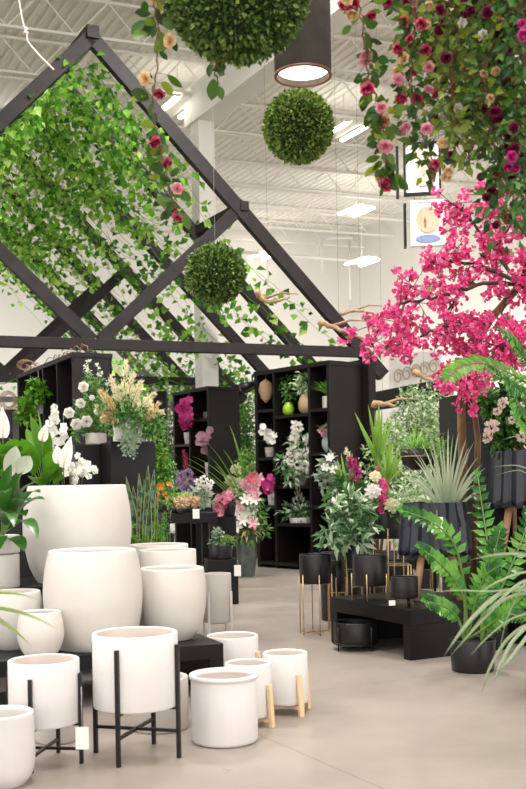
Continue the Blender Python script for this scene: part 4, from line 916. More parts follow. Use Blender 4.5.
# variegated plant in the pot behind the bench
g = gp(358, 9.65, .64); t = plant('potted_plant', 'bushy variegated plant with cream edged leaves in the black pot behind the bench', 'plant', g); mb = MB(); sm = MB()
for (x, y, n, r) in [(335, 508, 30, .09), (345, 515, 45, .12), (358, 512, 45, .12), (350, 528, 50, .13), (332, 528, 30, .1), (366, 526, 40, .11), (340, 540, 34, .1), (358, 540, 40, .11), (326, 532, 14, .07), (350, 500, 30, .1), (364, 505, 20, .09), (330, 545, 20, .07)]:
    p = at(x, y, 9.5); bushy(mb, p, (r, r * .8, r), n, .12, .05, .1); sm.tube([g + UP * .02, p], .004, 5)
sub(t, 'foliage', mb, 'varieg2'); sub(t, 'stem', sm, 'stem')
# yucca
g = gp(377, 10.55); t = plant('yucca_plant', 'two headed yucca cane with upright sword leaves beside the big unit', 'plant', g); mb = MB(); pot_cyl(mb, g, .14, .4); sub(t, 'pot', mb, 'matte'); mb = MB()
h1 = at(378, 462, 10.4); h2 = at(388, 480, 10.3)
mb.tube([g + UP * .35, at(378, 500, 10.45), h1], .02, 8, .016); mb.tube([g + UP * .35, at(386, 510, 10.35), h2], .018, 8, .014); sub(t, 'cane', mb, 'bark')
for (h, tips) in [(h1, [(355, 412), (368, 404), (375, 410), (382, 407), (388, 416), (392, 420), (362, 425), (371, 415), (379, 402), (385, 430), (366, 440)]), (h2, [(380, 440), (386, 445), (393, 441), (399, 448), (402, 455), (390, 438), (376, 456), (404, 468)])]:
    for (x, y) in tips:
        q_ = at(x, y, 10.3 + U(-.25, .2)); d = q_ - h; mb = MB(); mb.blade(h - d * .05, d, d.length * 1.05, .062, .05, 7, TAP, .4, toward(h), 0, U(-.6, .6)); sub(t, 'leaf', mb, 'yucca')
# peony arrangement in the tall planter
g = gp(387, 9.95, .9); t = plant('flower_arrangement', 'white peony with small magenta blossoms in the tall brass stand planter', 'flower arrangement', g)
sm = MB()
for (x, y, r, m) in [(373, 492, .085, 'wht'), (375, 477, .06, 'cream'), (392, 506, .08, 'protea')]:
    p = at(x, y, 9.75); mb = MB(); puff(mb, p, r * .55, 30, r * .6, r * .5); petal_flower(mb, p, toward(p) + UP * .6, r * 1.1, 9, r * .55, .3); petal_flower(mb, p, toward(p) + UP * .6, r, 8, r * .5, 1.0, 0, .4); sub(t, 'peony', mb, m); sm.tube([g, p], .006, 6)
mb = MB()
for i in range(34): p = at(U(379, 386), U(480, 512), 9.8); petal_flower(mb, p, toward(p) + rv(.5), .03, 5, .025, .3)
sub(t, 'small_blossoms', mb, 'hot'); mb = MB()
for (x, y, n, r) in [(382, 500, 30, .1), (395, 508, 50, .12), (366, 503, 30, .1), (374, 512, 30, .08)]: bushy(mb, at(x, y, 9.85), (r, r * .8, r), n, .09, .045, .1)
sub(t, 'foliage', mb, 'mid'); sub(t, 'stem', sm, 'stem')
# tuft in the bowl planter
g = b0 + UP * .14; t = plant('spider_plant', 'fine light green grassy plant growing out of the black bowl planter', 'plant', g); mb = MB()
for i in range(110): mb.blade(g + rv(.05), V((U(-1, 1), U(-1, .6), U(.35, 1.3))), U(.25, .46), .02, 1.3, 7, TAP, .3)
for i in range(90): mb.blade(g + V((.25, .1, -.02)) + rv(.1), V((U(-1, 1), U(-1, .6), U(.35, 1.3))), U(.2, .36), .02, 1.3, 7, TAP, .3)
sub(t, 'foliage', mb, 'light')
# agave in the pleated planter
g = gp(447, 9.6, .4) ; g = gp(436, 8.8, 1.07); t = plant('agave_plant', 'pale silver green agave with long thin spiky leaves behind the black pleated planter', 'plant', g + V((.10, .0, 0)))
g = g + V((.10, .0, 0))
tips = [(418, 462), (425, 448), (432, 440), (440, 447), (448, 436), (452, 441), (458, 433), (463, 446), (470, 448), (476, 458), (481, 470), (414, 478), (420, 485), (410, 468), (444, 455), (455, 450), (466, 460), (472, 478), (430, 470), (438, 478), (462, 470), (424, 500), (478, 492), (450, 470), (415, 452), (460, 455), (436, 458)]
tips = tips + [(x + U(-6, 6), y + U(4, 22)) for (x, y) in tips]
for (x, y) in tips:
    q_ = at(x, y, 8.8 + U(-.35, .4)); d = q_ - g; mb = MB(); mb.blade(g + d * .05, d + UP * .22 * d.length, d.length * 1.05, (.02 + .014 * U(0, 1)), .8, 8, TAP, .5, toward(g)); sub(t, 'leaf', mb, 'agave')
# gardenia bush in the right pleated planter
g = gp(529, 8.75, 1.62); t = plant('gardenia_bush', 'dark green gardenia bush with pale pink buds in the pleated planter at the right edge', 'plant', g); mb = MB(); sm = MB()
for (x, y, n, r) in [(520, 430, 120, .18), (505, 425, 80, .14), (495, 408, 60, .11), (500, 440, 60, .12), (512, 405, 70, .13), (524, 400, 60, .14), (538, 420, 90, .2), (488, 400, 26, .07), (508, 392, 40, .1)]:
    p = at(x, y, 8.7); bushy(mb, p, (r, r * .9, r), int(n * 1.6), .095, .05, .1); sm.tube([g, p], .007, 6)
sub(t, 'foliage', mb, 'dkleaf'); sub(t, 'stem', sm, 'bstem')
for (x, y, r) in [(492, 427, .055), (487, 437, .04), (503, 403, .04), (518, 408, .045), (497, 411, .03), (522, 437, .04), (512, 420, .03)]: p = at(x, y, 8.45); mb = MB(); puff(mb, p, r * .6, 30, r * .9, r * .9); sub(t, 'bud', mb, 'blush') if 'blush' in M else sub(t, 'bud', mb, 'wht')
# monkey tail conifer
g = gp(515, 9.75); t = plant('conifer_tree', 'conifer with stacked yellow green bristly branches at the right edge behind the big fronds', 'tree', g); mb = MB(); pot_cyl(mb, g, .16, .3); sub(t, 'pot', mb, 'matte'); mb = MB(); tr = MB(); tr.tube([g + UP * .2, at(515, 345, 9.6)], .022, 8, .01); sub(t, 'trunk', tr, 'bark')
for k, (x0, y0, x1, y1) in enumerate([(512, 356, 497, 353), (512, 366, 492, 364), (512, 376, 488, 378), (513, 388, 480, 391), (514, 398, 476, 399), (514, 352, 530, 348), (514, 364, 540, 362), (514, 378, 545, 378), (512, 346, 505, 340), (515, 408, 484, 410), (500, 372, 478, 386)]):
    p = at(x0, y0, 9.6); q_ = at(x1, y1, 9.3); plume(mb, p, q_, .05, 190, 0, .05); 
    mb.tube([p, q_], .008, 5)
sub(t, 'foliage', mb, 'fern')
# big arching fronds
g = gp(560, 6.6); t = plant('fern_palm', 'large arching green fronds leaning in from the right edge above the gardenia', 'palm', g); mb = MB(); pot_cyl(mb, g, .2, .35); sub(t, 'pot', mb, 'matte'); mb = MB(); mb.tube([g + UP * .3, at(556, 440, 6.6), at(552, 400, 6.6)], .03, 8, .02); sub(t, 'trunk', mb, 'bark')
cr = at(552, 402, 6.6)
def pinnate(mb, pts, L, W, n, m=0, up=UP, ang=.9, taper=True):
    k = len(pts) - 1
    for i in range(n):
        f = (i + .5) / n; a = f * k; j = min(k - 1, int(a)); p = pts[j].lerp(pts[j + 1], a - j); d = (pts[j + 1] - pts[j]).normalized(); sd = d.cross(up)
        if sd.length < .1: sd = d.cross(V((0, 1, 0)))
        sd.normalize(); s_ = math.sin(PI * min(1, .15 + .85 * f)) ** .5 if taper else 1
        for sg in (-1, 1): mb.leaf(p, sd * sg * ang + d * .75 + rv(.1), up + rv(.2), L * (.45 + .6 * s_) * U(.9, 1.1), W, .15, .12, m)
    d = pts[-1] - pts[-2]; mb.leaf(pts[-1], d, up, L * .7, W)
for (pp_, L, m) in [([(552, 402), (510, 372), (482, 362), (460, 366), (448, 378)], .11, 'fern'), ([(552, 402), (532, 372), (516, 345), (502, 332)], .11, 'zz'), ([(552, 402), (532, 398), (512, 385), (492, 370)], .10, 'zz'), ([(552, 402), (534, 420), (518, 408), (508, 385)], .11, 'zz'), ([(552, 402), (540, 440), (524, 430), (512, 410)], .1, 'fern'), ([(552, 402), (548, 360), (538, 335)], .1, 'zz')]:
    pts = [at(x, y, 6.6 - .12 * i) for i, (x, y) in enumerate(pp_)]; fine = []
    for i in range(len(pts) - 1):
        for j in range(4): fine.append(pts[i].lerp(pts[i + 1], j / 4))
    fine.append(pts[-1])
    for _ in range(2): fine = [fine[0]] + [(fine[i - 1] + fine[i] * 2 + fine[i + 1]) / 4 for i in range(1, len(fine) - 1)] + [fine[-1]]
    mb = MB(); pinnate(mb, fine, L, .024, 34, 0, UP + V((0, -1.2, 0))); mb.tube(fine, .006, 6, .002); sub(t, 'frond', mb, m)
# ZZ plant
g = gp(473, 7.55); t = plant('zz_plant', 'glossy green zamioculcas plant in a black pot on the floor in front of the bench', 'plant', g)
mb = MB(); pot_cyl(mb, g, .17, .235, rb=.155, wall=.012); mb.lathe([(.001, .2), (.16, .2)], g, 28, caps=False); sub(t, 'pot', mb, 'matte')
for (pp_, D2) in [([(470, 645), (466, 590), (455, 540), (430, 520), (404, 511)], 7.0), ([(472, 645), (466, 600), (452, 575), (432, 556), (420, 548)], 6.9), ([(478, 645), (486, 600), (490, 560), (484, 520), (478, 478)], 7.5), ([(480, 645), (496, 600), (510, 570), (524, 535), (534, 505)], 7.4), ([(470, 645), (460, 620), (448, 608), (436, 604), (426, 601)], 7.0), ([(477, 645), (482, 610), (488, 580), (494, 555), (500, 530)], 7.3), ([(481, 645), (500, 618), (520, 600), (538, 580)], 7.3), ([(472, 645), (474, 605), (484, 575), (500, 566)], 7.1), ([(478, 645), (490, 625), (505, 612), (524, 618)], 7.0), ]:
    pts = [at(x, y, 7.5 + (D2 - 7.5) * i / (len(pp_) - 1)) for i, (x, y) in enumerate(pp_)]; pts[0] = g + V((U(-.08, .08), U(-.08, .08), .2)); fine = []
    for i in range(len(pts) - 1):
        for j in range(5): fine.append(pts[i].lerp(pts[i + 1], j / 5))
    fine.append(pts[-1])
    for _ in range(3): fine = [fine[0]] + [(fine[i - 1] + fine[i] * 2 + fine[i + 1]) / 4 for i in range(1, len(fine) - 1)] + [fine[-1]]
    mb = MB(); mb.tube(fine, .012, 7, .004); st = sub(t, 'stem', mb, 'stem'); k0 = int(len(fine) * .3); mb = MB(); pinnate(mb, fine[k0:], .10, .058, 13, 0, UP * .6 + V((0, -1, 0)), 1.0); sub(t, 'leaflets', mb, 'zz')
# foreground striped grass
g = gp(590, 4.3); t = plant('striped_grass', 'long arching cream striped grass blades sweeping in from the right edge in the foreground', 'ornamental grass', g); nursery(t, g, .16, .3); mb = MB(); mb.tube([g + UP * .25, at(590, 640, 4.3)], .03, 8); sub(t, 'stem', mb, 'bstem'); gr = at(590, 640, 4.3)
def gblade(pts_, W, m='grass'):
    pts = [at(x, y, D) for (x, y, D) in pts_]; fine = []
    for i in range(len(pts) - 1):
        for j in range(6): fine.append(pts[i].lerp(pts[i + 1], j / 6))
    fine.append(pts[-1])
    for _ in range(5): fine = [fine[0]] + [(fine[i - 1] + fine[i] * 2 + fine[i + 1]) / 4 for i in range(1, len(fine) - 1)] + [fine[-1]]
    mb = MB(); vs = []; n = len(fine)
    for i, p in enumerate(fine):
        d = (fine[min(i + 1, n - 1)] - fine[max(i - 1, 0)]).normalized(); sd = d.cross(toward(p) + UP * .6).normalized(); f = i / (n - 1); hw = W * .36 * (1 - f ** 4 * .96); nn = sd.cross(d)
        vs += [p - sd * hw, p - nn * W * .15, p + sd * hw]
    mb.add(vs, [(i * 3, i * 3 + 1, i * 3 + 4, i * 3 + 3) for i in range(n - 1)], 0, True); k_ = len(mb.v); mb.add(vs, [(i * 3 + 1, i * 3 + 2, i * 3 + 5, i * 3 + 4) for i in range(n - 1)], 1, True); return mb.build('blade', [M['grassg'], M['grassc']], t)
for pts_, W in [([(590, 640, 4.3), (540, 588, 4.2), (500, 590, 4.1), (465, 625, 4.0), (444, 656, 3.95)], .03), ([(590, 640, 4.3), (545, 590, 4.25), (505, 596, 4.15), (475, 628, 4.05), (450, 656, 4.0)], .02),
                ([(590, 640, 4.3), (530, 620, 4.2), (505, 640, 4.1), (488, 670, 4.05), (482, 692, 4.0)], .02), ([(590, 640, 4.3), (540, 614, 4.1), (512, 640, 4.0), (500, 665, 3.95), (494, 682, 3.9)], .022),
                ([(590, 640, 4.3), (545, 580, 4.2), (500, 592, 4.1), (460, 590, 4.05), (428, 592, 4.0)], .012), ([(590, 640, 4.3), (540, 555, 4.3), (500, 553, 4.2), (470, 560, 4.2)], .018),
                ([(590, 640, 4.3), (550, 570, 4.2), (520, 572, 4.2), (494, 583, 4.1), (470, 600, 4.1)], .016), ([(590, 640, 4.3), (540, 610, 4.2), (510, 618, 4.1), (484, 640, 4.05), (470, 656, 4.0)], .012),
                ([(590, 640, 4.3), (550, 610, 4.0), (524, 640, 3.95), (508, 662, 3.9), (496, 672, 3.9)], .022), ([(590, 640, 4.3), (545, 545, 4.3), (520, 545, 4.3), (494, 536, 4.25)], .008),
                ([(590, 640, 4.3), (560, 640, 4.0), (535, 660, 3.9), (516, 688, 3.85)], .016), ([(590, 640, 4.3), (556, 585, 4.1), (524, 578, 4.1), (500, 600, 4.05), (480, 617, 4.0)], .02), ([(590, 640, 4.3), (540, 560, 4.3), (520, 590, 4.2), (505, 622, 4.1), (498, 660, 4.05)], .008)]:
    gblade(pts_, W)
gx = gp(590, 8.0)
t = plant('striped_grass', 'thin pale blades crossing in front of the pleated planter at the right edge', 'ornamental grass', at(560, 640, 7.3)); nursery(t, gp(563, 7.5), .14, .3)
for pts_, W in [([(563, 620, 7.5), (545, 470, 7.4), (520, 434, 7.3), (502, 440, 7.25)], .014), ([(563, 620, 7.5), (545, 480, 7.4), (520, 464, 7.3), (492, 467, 7.25)], .014), ([(563, 620, 7.5), (545, 490, 7.4), (522, 468, 7.3), (496, 475, 7.25)], .012)]: gblade(pts_, W)
# rear black planters between the bench and the back
for (x, D, zb, zt, r, lab) in [(418, 11.6, .42, .64, .21, 'wide black planter on brass legs in the rear row behind the bench'), (398, 11.2, .34, .55, .19, 'low wide black planter on brass legs behind the small wooden footed pot'), (459, 10.6, .5, .9, .2, 'black cylinder planter on a brass stand in the rear row under the agave'), (349, 11.6, .55, .86, .15, 'black cylinder planter on brass legs in the shade left of the rear row')]:
    goldp(lab, gp(x, D), r, zb, zt, r + .008, zb + .12, U(0, 1), n=4, ringz=.05)
g = gp(480, 10.0); mb = MB(); pot_cyl(mb, g, .24, .62); o = mb.build('planter', M['matte'], None, g); tag(o, 'large plain black cylinder planter on the floor behind the glossy potted plant', 'planter', BG)
# brass rack behind the bench planters
c = gp(398, 9.72); t = thing('brass_rack', 'thin rectangular brass rack standing behind the bench', 'rack', c)
for (dx, dy) in [(-.12, -.1), (.12, -.1), (-.12, .1), (.12, .1)]: mb = MB(); mb.tube([c + V((dx, dy, 0)), c + V((dx, dy, .62))], .006, 6); sub(t, 'leg', mb, 'gold')
for z in (.1, .62):
    mb = MB(); mb.tube([c + V((a, b_, z)) for a, b_ in [(-.12, -.1), (.12, -.1), (.12, .1), (-.12, .1), (-.12, -.1)]], .006, 6); sub(t, 'frame', mb, 'gold')

# ------------------------------------------------------------ pink blossom tree
g = gp(462, 9.3); t = plant('blossom_tree', 'bright pink blossom tree with branches arching over the right side', 'tree', g); mb = MB(); pot_cyl(mb, g, .2, .35); sub(t, 'pot', mb, 'matte')
def P_(x, y, D): return at(x, y, D)
mb = MB(); mb.tube([g + UP * .3, at(463, 470, 9.2), at(461, 405, 9.0), at(466, 360, 8.8), at(490, 320, 8.4), at(520, 285, 8.0)], .042, 10, .03)
mb.tube([g + UP * .3 + V((.1, 0, 0)), at(478, 440, 9.2), at(474, 408, 9.1), at(482, 370, 8.8), at(520, 330, 8.3)], .03, 10, .02); sub(t, 'trunk', mb, 'bark')
limbs = [[(520, 285), (490, 282), (460, 290), (432, 298), (405, 303), (385, 312), (368, 328)], [(520, 285), (495, 250), (475, 225), (458, 208), (444, 200)], [(490, 320), (460, 322), (435, 330), (412, 340), (396, 346)], [(520, 285), (530, 240), (500, 205), (470, 190)],
         [(490, 320), (470, 335), (478, 338), (468, 350), (462, 362)], [(520, 285), (480, 265), (455, 262), (438, 256), (432, 262)], [(520, 330), (505, 345), (498, 350), (486, 362)], [(432, 298), (415, 288), (404, 285)], [(385, 312), (374, 340), (372, 362)], [(405, 303), (392, 330), (386, 352)],
         [(520, 285), (540, 300), (530, 330), (512, 352)], [(495, 250), (510, 225), (524, 205)], [(460, 290), (450, 310), (445, 340)], [(520, 285), (505, 300), (500, 330), (495, 350)], [(466, 360), (464, 372), (461, 384)]]
br = MB(); fl = MB(); lf = MB(); tw = MB(); rb_ = random.Random(5)
for li, lb in enumerate(limbs):
    pts = [at(x, y, 8.0 - .08 * i + .35 * math.sin(li * 1.7)) if i else at(x, y, 8.0 + (0.4 if x < 500 else 0)) for i, (x, y) in enumerate(lb)]; fine = []
    for i in range(len(pts) - 1):
        for j in range(5): fine.append(pts[i].lerp(pts[i + 1], j / 5) + rv(.012))
    fine.append(pts[-1]); br.tube(fine, .018 if li < 6 else .011, 6, .004)
    L = sum((fine[i + 1] - fine[i]).length for i in range(len(fine) - 1)); n = int(L * (34 if li not in (0, 7, 8, 9) else 17))
    for k in range(n):
        f = rb_.uniform(.1 if li else .22, 1) * (len(fine) - 1); j = min(len(fine) - 2, int(f)); p = fine[j].lerp(fine[j + 1], f - j)
        d = V((rb_.gauss(0, 1), rb_.gauss(0, .8), rb_.gauss(-.25, .8))).normalized() * rb_.uniform(.04, .27); q_ = p + d; tw.tube([p, q_], .003, 4)
        for c_ in range(rb_.randint(1, 3)):
            cc = p.lerp(q_, rb_.uniform(.5, 1.1)) + rv(.02)
            for w2 in range(rb_.randint(3, 6)):
                x_ = cc + rv(.034); petal_flower(fl, x_, rv() + toward(x_) * .5, .031, 3, .034, .9, 0, U(0, 2))
            if rb_.random() < .22: lf.leaf(cc, rv(), rv(), .07, .035)
sub(t, 'branch', br, 'dkbark'); sub(t, 'twigs', tw, 'dkbark'); sub(t, 'blossom', fl, 'hot'); sub(t, 'foliage', lf, 'mid')
# more drooping blossom low at the cabinet
g = gp(474, 8.6); t = plant('hanging_blossom_vine', 'short pink bougainvillea spray drooping over the top of the black cabinet', 'blossom spray', at(470, 380, 9.0)); fl = MB(); tw = MB(); tw.tube([at(482, 372, 9.0), at(470, 380, 8.9), at(462, 392, 8.8), at(461, 408, 8.8)], .006, 5, .003)
for (x, y, n, r) in [(461, 378, 9, .05), (468, 382, 8, .05), (472, 375, 6, .04), (463, 393, 6, .03), (461, 400, 5, .03), (460, 408, 4, .02), (482, 378, 8, .05), (487, 384, 7, .04), (450, 384, 5, .04), (490, 375, 4, .03)]:
    for k in range(n): x_ = at(x, y, 8.9) + rv(r); petal_flower(fl, x_, rv() + toward(x_) * .5, .036, 4, .038, .8)
sub(t, 'flower', fl, 'hot'); sub(t, 'twigs', tw, 'dkbark'); mb = MB(); bushy(mb, at(475, 384, 9.1), (.2, .1, .1), 130, .06, .03, .1); sub(t, 'foliage', mb, 'light')

# ------------------------------------------------------------ hanging things
def topiary(label, c, r, n, L, m, wire=True, seed=0):
    t = plant('topiary_ball', label, 'topiary ball', c, 'hanging boxwood balls'); mb = MB(); rings = []
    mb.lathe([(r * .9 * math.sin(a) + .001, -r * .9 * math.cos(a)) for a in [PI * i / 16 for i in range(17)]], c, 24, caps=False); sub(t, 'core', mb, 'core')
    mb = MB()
    for i in range(n):
        z = 1 - 2 * (i + .5) / n; th = i * 2.39996; s = math.sqrt(1 - z * z); d = V((s * math.cos(th), s * math.sin(th), z)); rr = r * U(.87, .97); bump = 1 + .02 * math.sin(9 * th) * math.cos(7 * z)
        mb.leaf(c + d * rr * bump, d + rv(.65), rv(), L * U(.7, 1.25), L * .62, .2, .2)
    sub(t, 'foliage', mb, m)
    if wire: mb = MB(); mb.tube([c + UP * r * .9, V((c.x, c.y, HC - .7))], .0016, 5); sub(t, 'hanging_wire', mb, 'wire')
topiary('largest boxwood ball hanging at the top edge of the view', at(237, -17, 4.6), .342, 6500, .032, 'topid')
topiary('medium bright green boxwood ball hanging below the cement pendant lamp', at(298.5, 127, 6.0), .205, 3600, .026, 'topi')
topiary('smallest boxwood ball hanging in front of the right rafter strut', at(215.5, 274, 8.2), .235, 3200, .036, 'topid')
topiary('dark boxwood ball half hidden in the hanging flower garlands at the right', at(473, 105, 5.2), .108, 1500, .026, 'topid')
# pendant lamp
c = at(303, 76, 5.3); t = thing('pendant_lamp', 'dark cement cylinder pendant lamp with a glowing round underside', 'pendant lamp', c); r = .148
mb = MB(); mb.lathe([(r - .008, 0), (r, 0), (r, .58), (r * .96, .6), (.02, .6), (.02, .57), (r - .014, .56), (r - .012, .0)], c, 56, caps=False); sub(t, 'lamp_shade', mb, 'conc')
mb = MB(); mb.lathe([(r - .001, -.004), (r + .002, -.004), (r + .002, .006), (r - .012, .006), (r - .012, -.004), (r - .001, -.004)], c, 56, caps=False); sub(t, 'rim', mb, 'copper', 'copper coloured rim')
mb = MB(); mb.lathe([(.001, .03), (r - .014, .03)], c, 48, caps=False); M['lampglow'] = emit('lamp_diffuser_glow', '#fff3df', 3.2); sub(t, 'diffuser', mb, 'lampglow')
mb = MB(); mb.tube([c + UP * .6, V((c.x, c.y, HC - .7))], .006, 6); sub(t, 'cord', mb, 'blkmetal')
# knotted white cord
t = plant('knotted_rope', 'knotted white rope hanging at the top left down to the pergola rafter', 'rope', at(24, 20, 15.3)); mb = MB(); mb.tube([at(14, -60, 15.3), at(19, 0, 15.3), at(22, 18, 15.3), at(25, 30, 15.3), at(24, 35, 15.3), at(27, 33, 15.3), at(27, 40, 15.3), at(32, 47, 15.3), at(40, 56, 15.35), at(54, 70, 15.45)], .014, 7); mb.tube([at(23, 26, 15.3), at(27, 29, 15.27), at(24, 32, 15.27), at(28, 33, 15.3)], .022, 7); sub(t, 'cord', mb, 'cord')
# posters
def poster(label, x0, y0, x1, y1, D, dark, kind, turn):
    c = at((x0 + x1) / 2, (y0 + y1) / 2, D); w_ = (x1 - x0) / F * D / math.cos(turn) * .96; h_ = (y1 - y0) / F * D * .93; a = V((math.cos(turn), math.sin(turn), 0)); n_ = V((math.sin(turn), -math.cos(turn), 0)); ax = (a, -n_, UP)
    t = thing('hanging_poster', label, 'poster', c, 'posters hung under the roof'); mb = MB(); mb.box(c, (w_, .05, h_), ax); sub(t, 'board', mb, 'tagw')
    mb = MB(); e = .03
    for sz, off in [((e, .1, h_ + e), a * (w_ / 2)), ((e, .1, h_ + e), -a * (w_ / 2)), ((w_, .1, e), UP * (h_ / 2)), ((w_, .1, e), -UP * (h_ / 2))]: mb.box(c + off, sz, ax)
    sub(t, 'frame', mb, 'blk' if dark else 'tagw')
    mb = MB(); mb.box(c - a * (w_ / 2 + .10) - n_ * .12, (.04, .22, h_ * .98), ax); sub(t, 'side_bracket', mb, 'blk')
    def patch(nm, fx, fy, sx, sy, m, k=20):
        mb = MB(); o = c + n_ * .053 + a * fx * w_ + UP * fy * h_; vs = [o + a * math.cos(2 * PI * i / k) * sx * w_ + UP * math.sin(2 * PI * i / k) * sy * h_ for i in range(k)]; vs2 = [v_ - n_ * .02 for v_ in vs]; mb.add(vs + vs2, [tuple(range(k)), tuple(range(k, 2 * k))[::-1]] + [(i, (i + 1) % k, k + (i + 1) % k, k + i) for i in range(k)]); sub(t, nm, mb, m)
    if kind == 0: patch('printed_shape', .0, .02, .36, .38, 'p_blush'); patch('printed_shape', .14, -.06, .16, .26, 'p_peach')
    else: patch('printed_shape', .0, .08, .36, .3, 'p_peach'); patch('printed_shape', -.08, .0, .05, .13, 'p_grey'); patch('printed_shape', .0, -.36, .38, .09, 'p_blue')
    for s in (-1, 1): mb = MB(); p = c + a * s * w_ * .4 + UP * h_ / 2; mb.tube([p, V((p.x, p.y, HC - .05))], .0025, 5); sub(t, 'hanging_wire', mb, 'blkmetal')
M['p_blush'] = mat('pale_blush_print', '#f0cdb6', .7); M['p_peach'] = mat('soft_peach_print', '#e6a284', .7, '#ecb69a', 3); M['p_grey'] = mat('dark_grey_print', '#4a4c55', .7); M['p_blue'] = mat('muted_blue_print', '#7f8cb0', .7)
poster('upper framed poster with a pale blush print and black frame hanging under the roof', 404, 142, 440, 196, 14.5, True, 0, -.12)
poster('lower white framed poster with a peach shape and blue band hanging under the roof', 411, 200, 444, 247, 16.5, False, 1, -.1)
# driftwood
for (lab, pts_, r) in [('curved driftwood branch hanging inside the gable at the left', [(256, 290, 14), (262, 300, 14), (275, 302, 14), (290, 297, 14)], .045), ('forked driftwood branch hanging just right of the rafter, near its lower end', [(318, 322, 13.5), (332, 326, 13.5), (348, 333, 13.4), (362, 338, 13.4)], .045), ('pale driftwood branch reaching from the rafter to the pink blossoms', [(340, 314, 15), (352, 310, 15), (368, 312, 14.8), (386, 318, 14.6)], .035), ('short pale driftwood piece beside the big shelf unit', [(372, 404, 14.5), (382, 404, 14.4), (396, 406, 14.3)], .06), ('short brown driftwood piece under the pink blossoms', [(414, 372, 14.5), (424, 377, 14.4), (432, 382, 14.3)], .05)]:
    c = at(*pts_[0]); t = plant('driftwood_branch', lab, 'driftwood', c, 'hanging driftwood'); pts = [at(*q) for q in pts_]; mb = MB(); fine = []
    for i in range(len(pts) - 1):
        for j in range(4): fine.append(pts[i].lerp(pts[i + 1], j / 4) + rv(.015))
    fine.append(pts[-1]); mb.tube(fine, r, 8, r * .3); mb.tube([fine[4], fine[4] + V((.25, 0, .08)), fine[4] + V((.5, 0, .06))], r * .5, 6, r * .15); sub(t, 'wood', mb, 'drift')
    mb = MB(); p = fine[len(fine) // 2]; mb.tube([p, V((p.x, p.y, HC - .7))], .0015, 5); sub(t, 'hanging_wire', mb, 'blkmetal')
# scroll wall decor and dark canopy to the right
c = at(415, 372, 26); t = thing('scroll_wall_panel', 'white wall panel with curly gold scrollwork beside the pink blossoms', 'wall decor', c); mb = MB(); mb.box(c, (1.35, .06, 1.0), (V((.93, -.36, 0)), V((.36, .93, 0)), UP)); sub(t, 'panel', mb, 'tagw'); mb = MB(); aa = V((.93, -.36, 0))
for k in range(5):
    o_ = c + aa * (-.46 + .23 * k) + V((0, -.12, 0)); mb.tube([o_ + aa * (.13 * math.cos(s) * (1 - s / 14)) + UP * (.2 * math.sin(s) * (1 - s / 14) + .05 * k - .1) for s in [i * .45 for i in range(20)]], .014, 6)
sub(t, 'scrollwork', mb, 'tan')
c = at(412, 398, 22.5); t = thing('dark_canopy', 'dark grey canopy beam behind the variegated trees right of the big unit', 'canopy', V((c.x, c.y, 0))); mb = MB(); mb.beam(at(366, 403, 24), at(450, 388, 21), .12, .42); sub(t, 'fascia', mb, 'beam')
for (x, D) in [(370, 23.8), (446, 21.2)]: mb = MB(); q_ = at(x, 400, D); mb.box(V((q_.x, q_.y, q_.z / 2)), (.12, .12, q_.z)); sub(t, 'post', mb, 'beam')

# ---- hanging flower garlands
def garland(label, pts_, lf_mat, flowers, n_leaf, Ls, spread, n_flo, fr, bot=1.0, clus=1):
    pts = [at(*q) for q in pts_]; c = pts[0]; t = plant('flower_garland', label, 'flower garland', c, 'garlands hanging from the dark beam'); fine = []
    for i in range(len(pts) - 1):
        for j in range(8): fine.append(pts[i].lerp(pts[i + 1], j / 8) + rv(.008))
    fine.append(pts[-1]); sm = MB(); sm.tube(fine, .004, 5); mb = MB(); n = len(fine) - 1
    for i in range(n_leaf):
        f = U(0, 1); a = f * n; j = min(n - 1, int(a)); p = fine[j].lerp(fine[j + 1], a - j); o_ = rv(U(.1, 1) * spread); d = o_.normalized() + V((0, -.2, -.5)); sm.tube([p, p + o_ * .9], .0015, 3, cap=False)
        L = Ls * U(.7, 1.25); mb.blade(p + o_, d, L, L * .62, .7, 5, OV, .25, toward(p) + rv(.8)) if Ls > .06 else mb.leaf(p + o_, d, toward(p) + rv(.8), L, L * .6, .15, .2)
    sub(t, 'foliage', mb, lf_mat); sub(t, 'stem', sm, 'bstem')
    for m in flowers:
        for i in range(max(1, n_flo // len(flowers))):
            mb = MB(); f = U(.02, 1); a = f * n; j = min(n - 1, int(a)); p = fine[j] + rv(spread * .9) + toward(fine[j]) * spread * .5
            rose(mb, p, toward(p) + rv(.7) - UP * .3, fr * U(.8, 1.15)); sub(t, 'flower', mb, m)
garland('rose garland with yellowing leaves hanging left of the largest boxwood ball', [(152, -40, 4.6), (153, 0, 4.6), (160, 40, 4.6), (156, 80, 4.6), (152, 110, 4.6), (158, 140, 4.6), (167, 170, 4.6), (171, 195, 4.6), (177, 212, 4.6)], 'garleaf', ['crimson', 'crimson', 'pinkflo', 'peach'], 66, .075, .06, 12, .034)
garland('short rose sprig hanging just under the largest boxwood ball', [(212, -20, 4.9), (213, 60, 4.9), (218, 84, 4.9)], 'garleaf', ['crimson', 'peach'], 8, .08, .04, 3, .032)
garland('full rose garland with pink blooms hanging right of the pendant lamp', [(362, -40, 4.6), (358, 0, 4.6), (364, 40, 4.6), (368, 80, 4.6), (380, 105, 4.6), (384, 125, 4.6), (385, 150, 4.6), (389, 180, 4.6)], 'garleaf', ['crimson', 'pinkflo', 'peach'], 110, .064, .07, 20, .035)
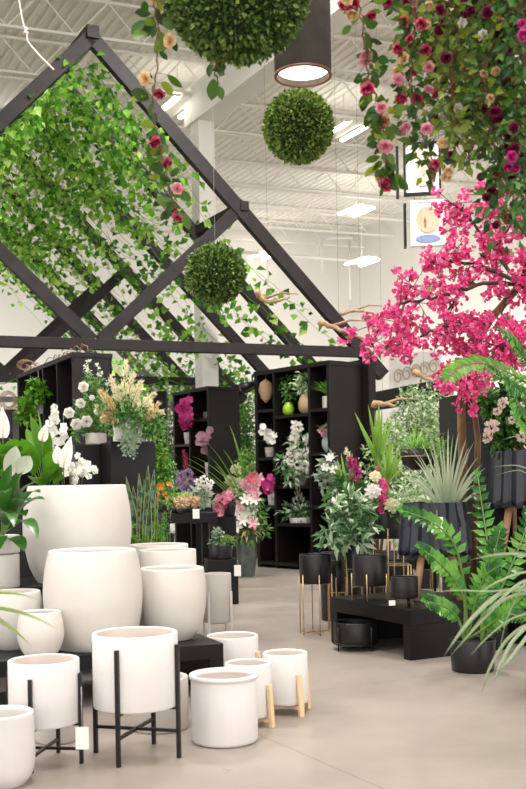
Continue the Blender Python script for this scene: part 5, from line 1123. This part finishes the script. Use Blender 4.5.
garland('rose garland with white pink bloom at the left end of the flower mass', [(418, -40, 4.7), (415, 30, 4.7), (410, 80, 4.7), (416, 120, 4.7), (430, 150, 4.7), (434, 182, 4.7)], 'garleaf', ['crimson', 'peach', 'pinkflo'], 170, .06, .09, 24, .032)
GS = [(400, 10, 4.8, 'dkleaf', ['crimson'], 'upper left fringe'), (440, 110, 4.9, 'garleaf', ['peach', 'crimson'], 'dusty peach blooms'), (455, 150, 4.7, 'olive', ['wine', 'wht'], 'small white blooms above the dark boxwood ball'), (470, 165, 5.1, 'olive', ['wine'], 'wine clusters beside the upper poster'), (488, 150, 4.6, 'garleaf', ['wine', 'tan'], 'dark leaves in the middle of the mass'), (500, 225, 4.7, 'dkleaf', ['wine'], 'longest strand with wine coloured clusters'), (515, 190, 4.8, 'garleaf', ['wine', 'crimson'], 'yellowing leaves second from the right edge'), (526, 205, 4.5, 'dkleaf', ['wine', 'magenta'], 'magenta clusters at the right edge'), (428, 70, 5.2, 'mid', ['crimson', 'tan'], 'back row behind the white pink bloom'), (478, 70, 5.4, 'olive', ['tan', 'wht'], 'olive leaves under the wooden beam'), (510, 110, 5.3, 'mid', ['wine', 'wht'], 'back row near the right edge'), (448, 60, 5.0, 'dkleaf', ['crimson', 'wht'], 'short strand left of the beam end'), (495, 90, 5.0, 'olive', ['orange', 'wine'], 'short strand with small orange blooms')]
for (x, yb, D, lm, fl_, txt) in GS:
    n_ = 5; pts_ = [(x + U(-7, 7) * (i > 0), -45 + (yb + 45) * i / n_, D) for i in range(n_ + 1)]; L_ = (yb + 45)
    garland('flower garland in the right hand mass, ' + txt, pts_, lm, fl_, int(L_ * 1.5), .056, .12, int(L_ * .085), .028)
t = thing('ceiling_beam', 'dark plum coloured wooden beam half hidden in the flower garlands at the top right', 'beam', at(480, 12, 5.3)); mb = MB(); mb.beam(at(392, -10, 5.7), at(560, 26, 5.1), .2, .17); sub(t, 'beam', mb, 'plum'); 
mb = MB(); mb.beam(at(440, -30, 5.4), at(446, -330, 5.4), .06, .06); sub(t, 'hanger', mb, 'plum')
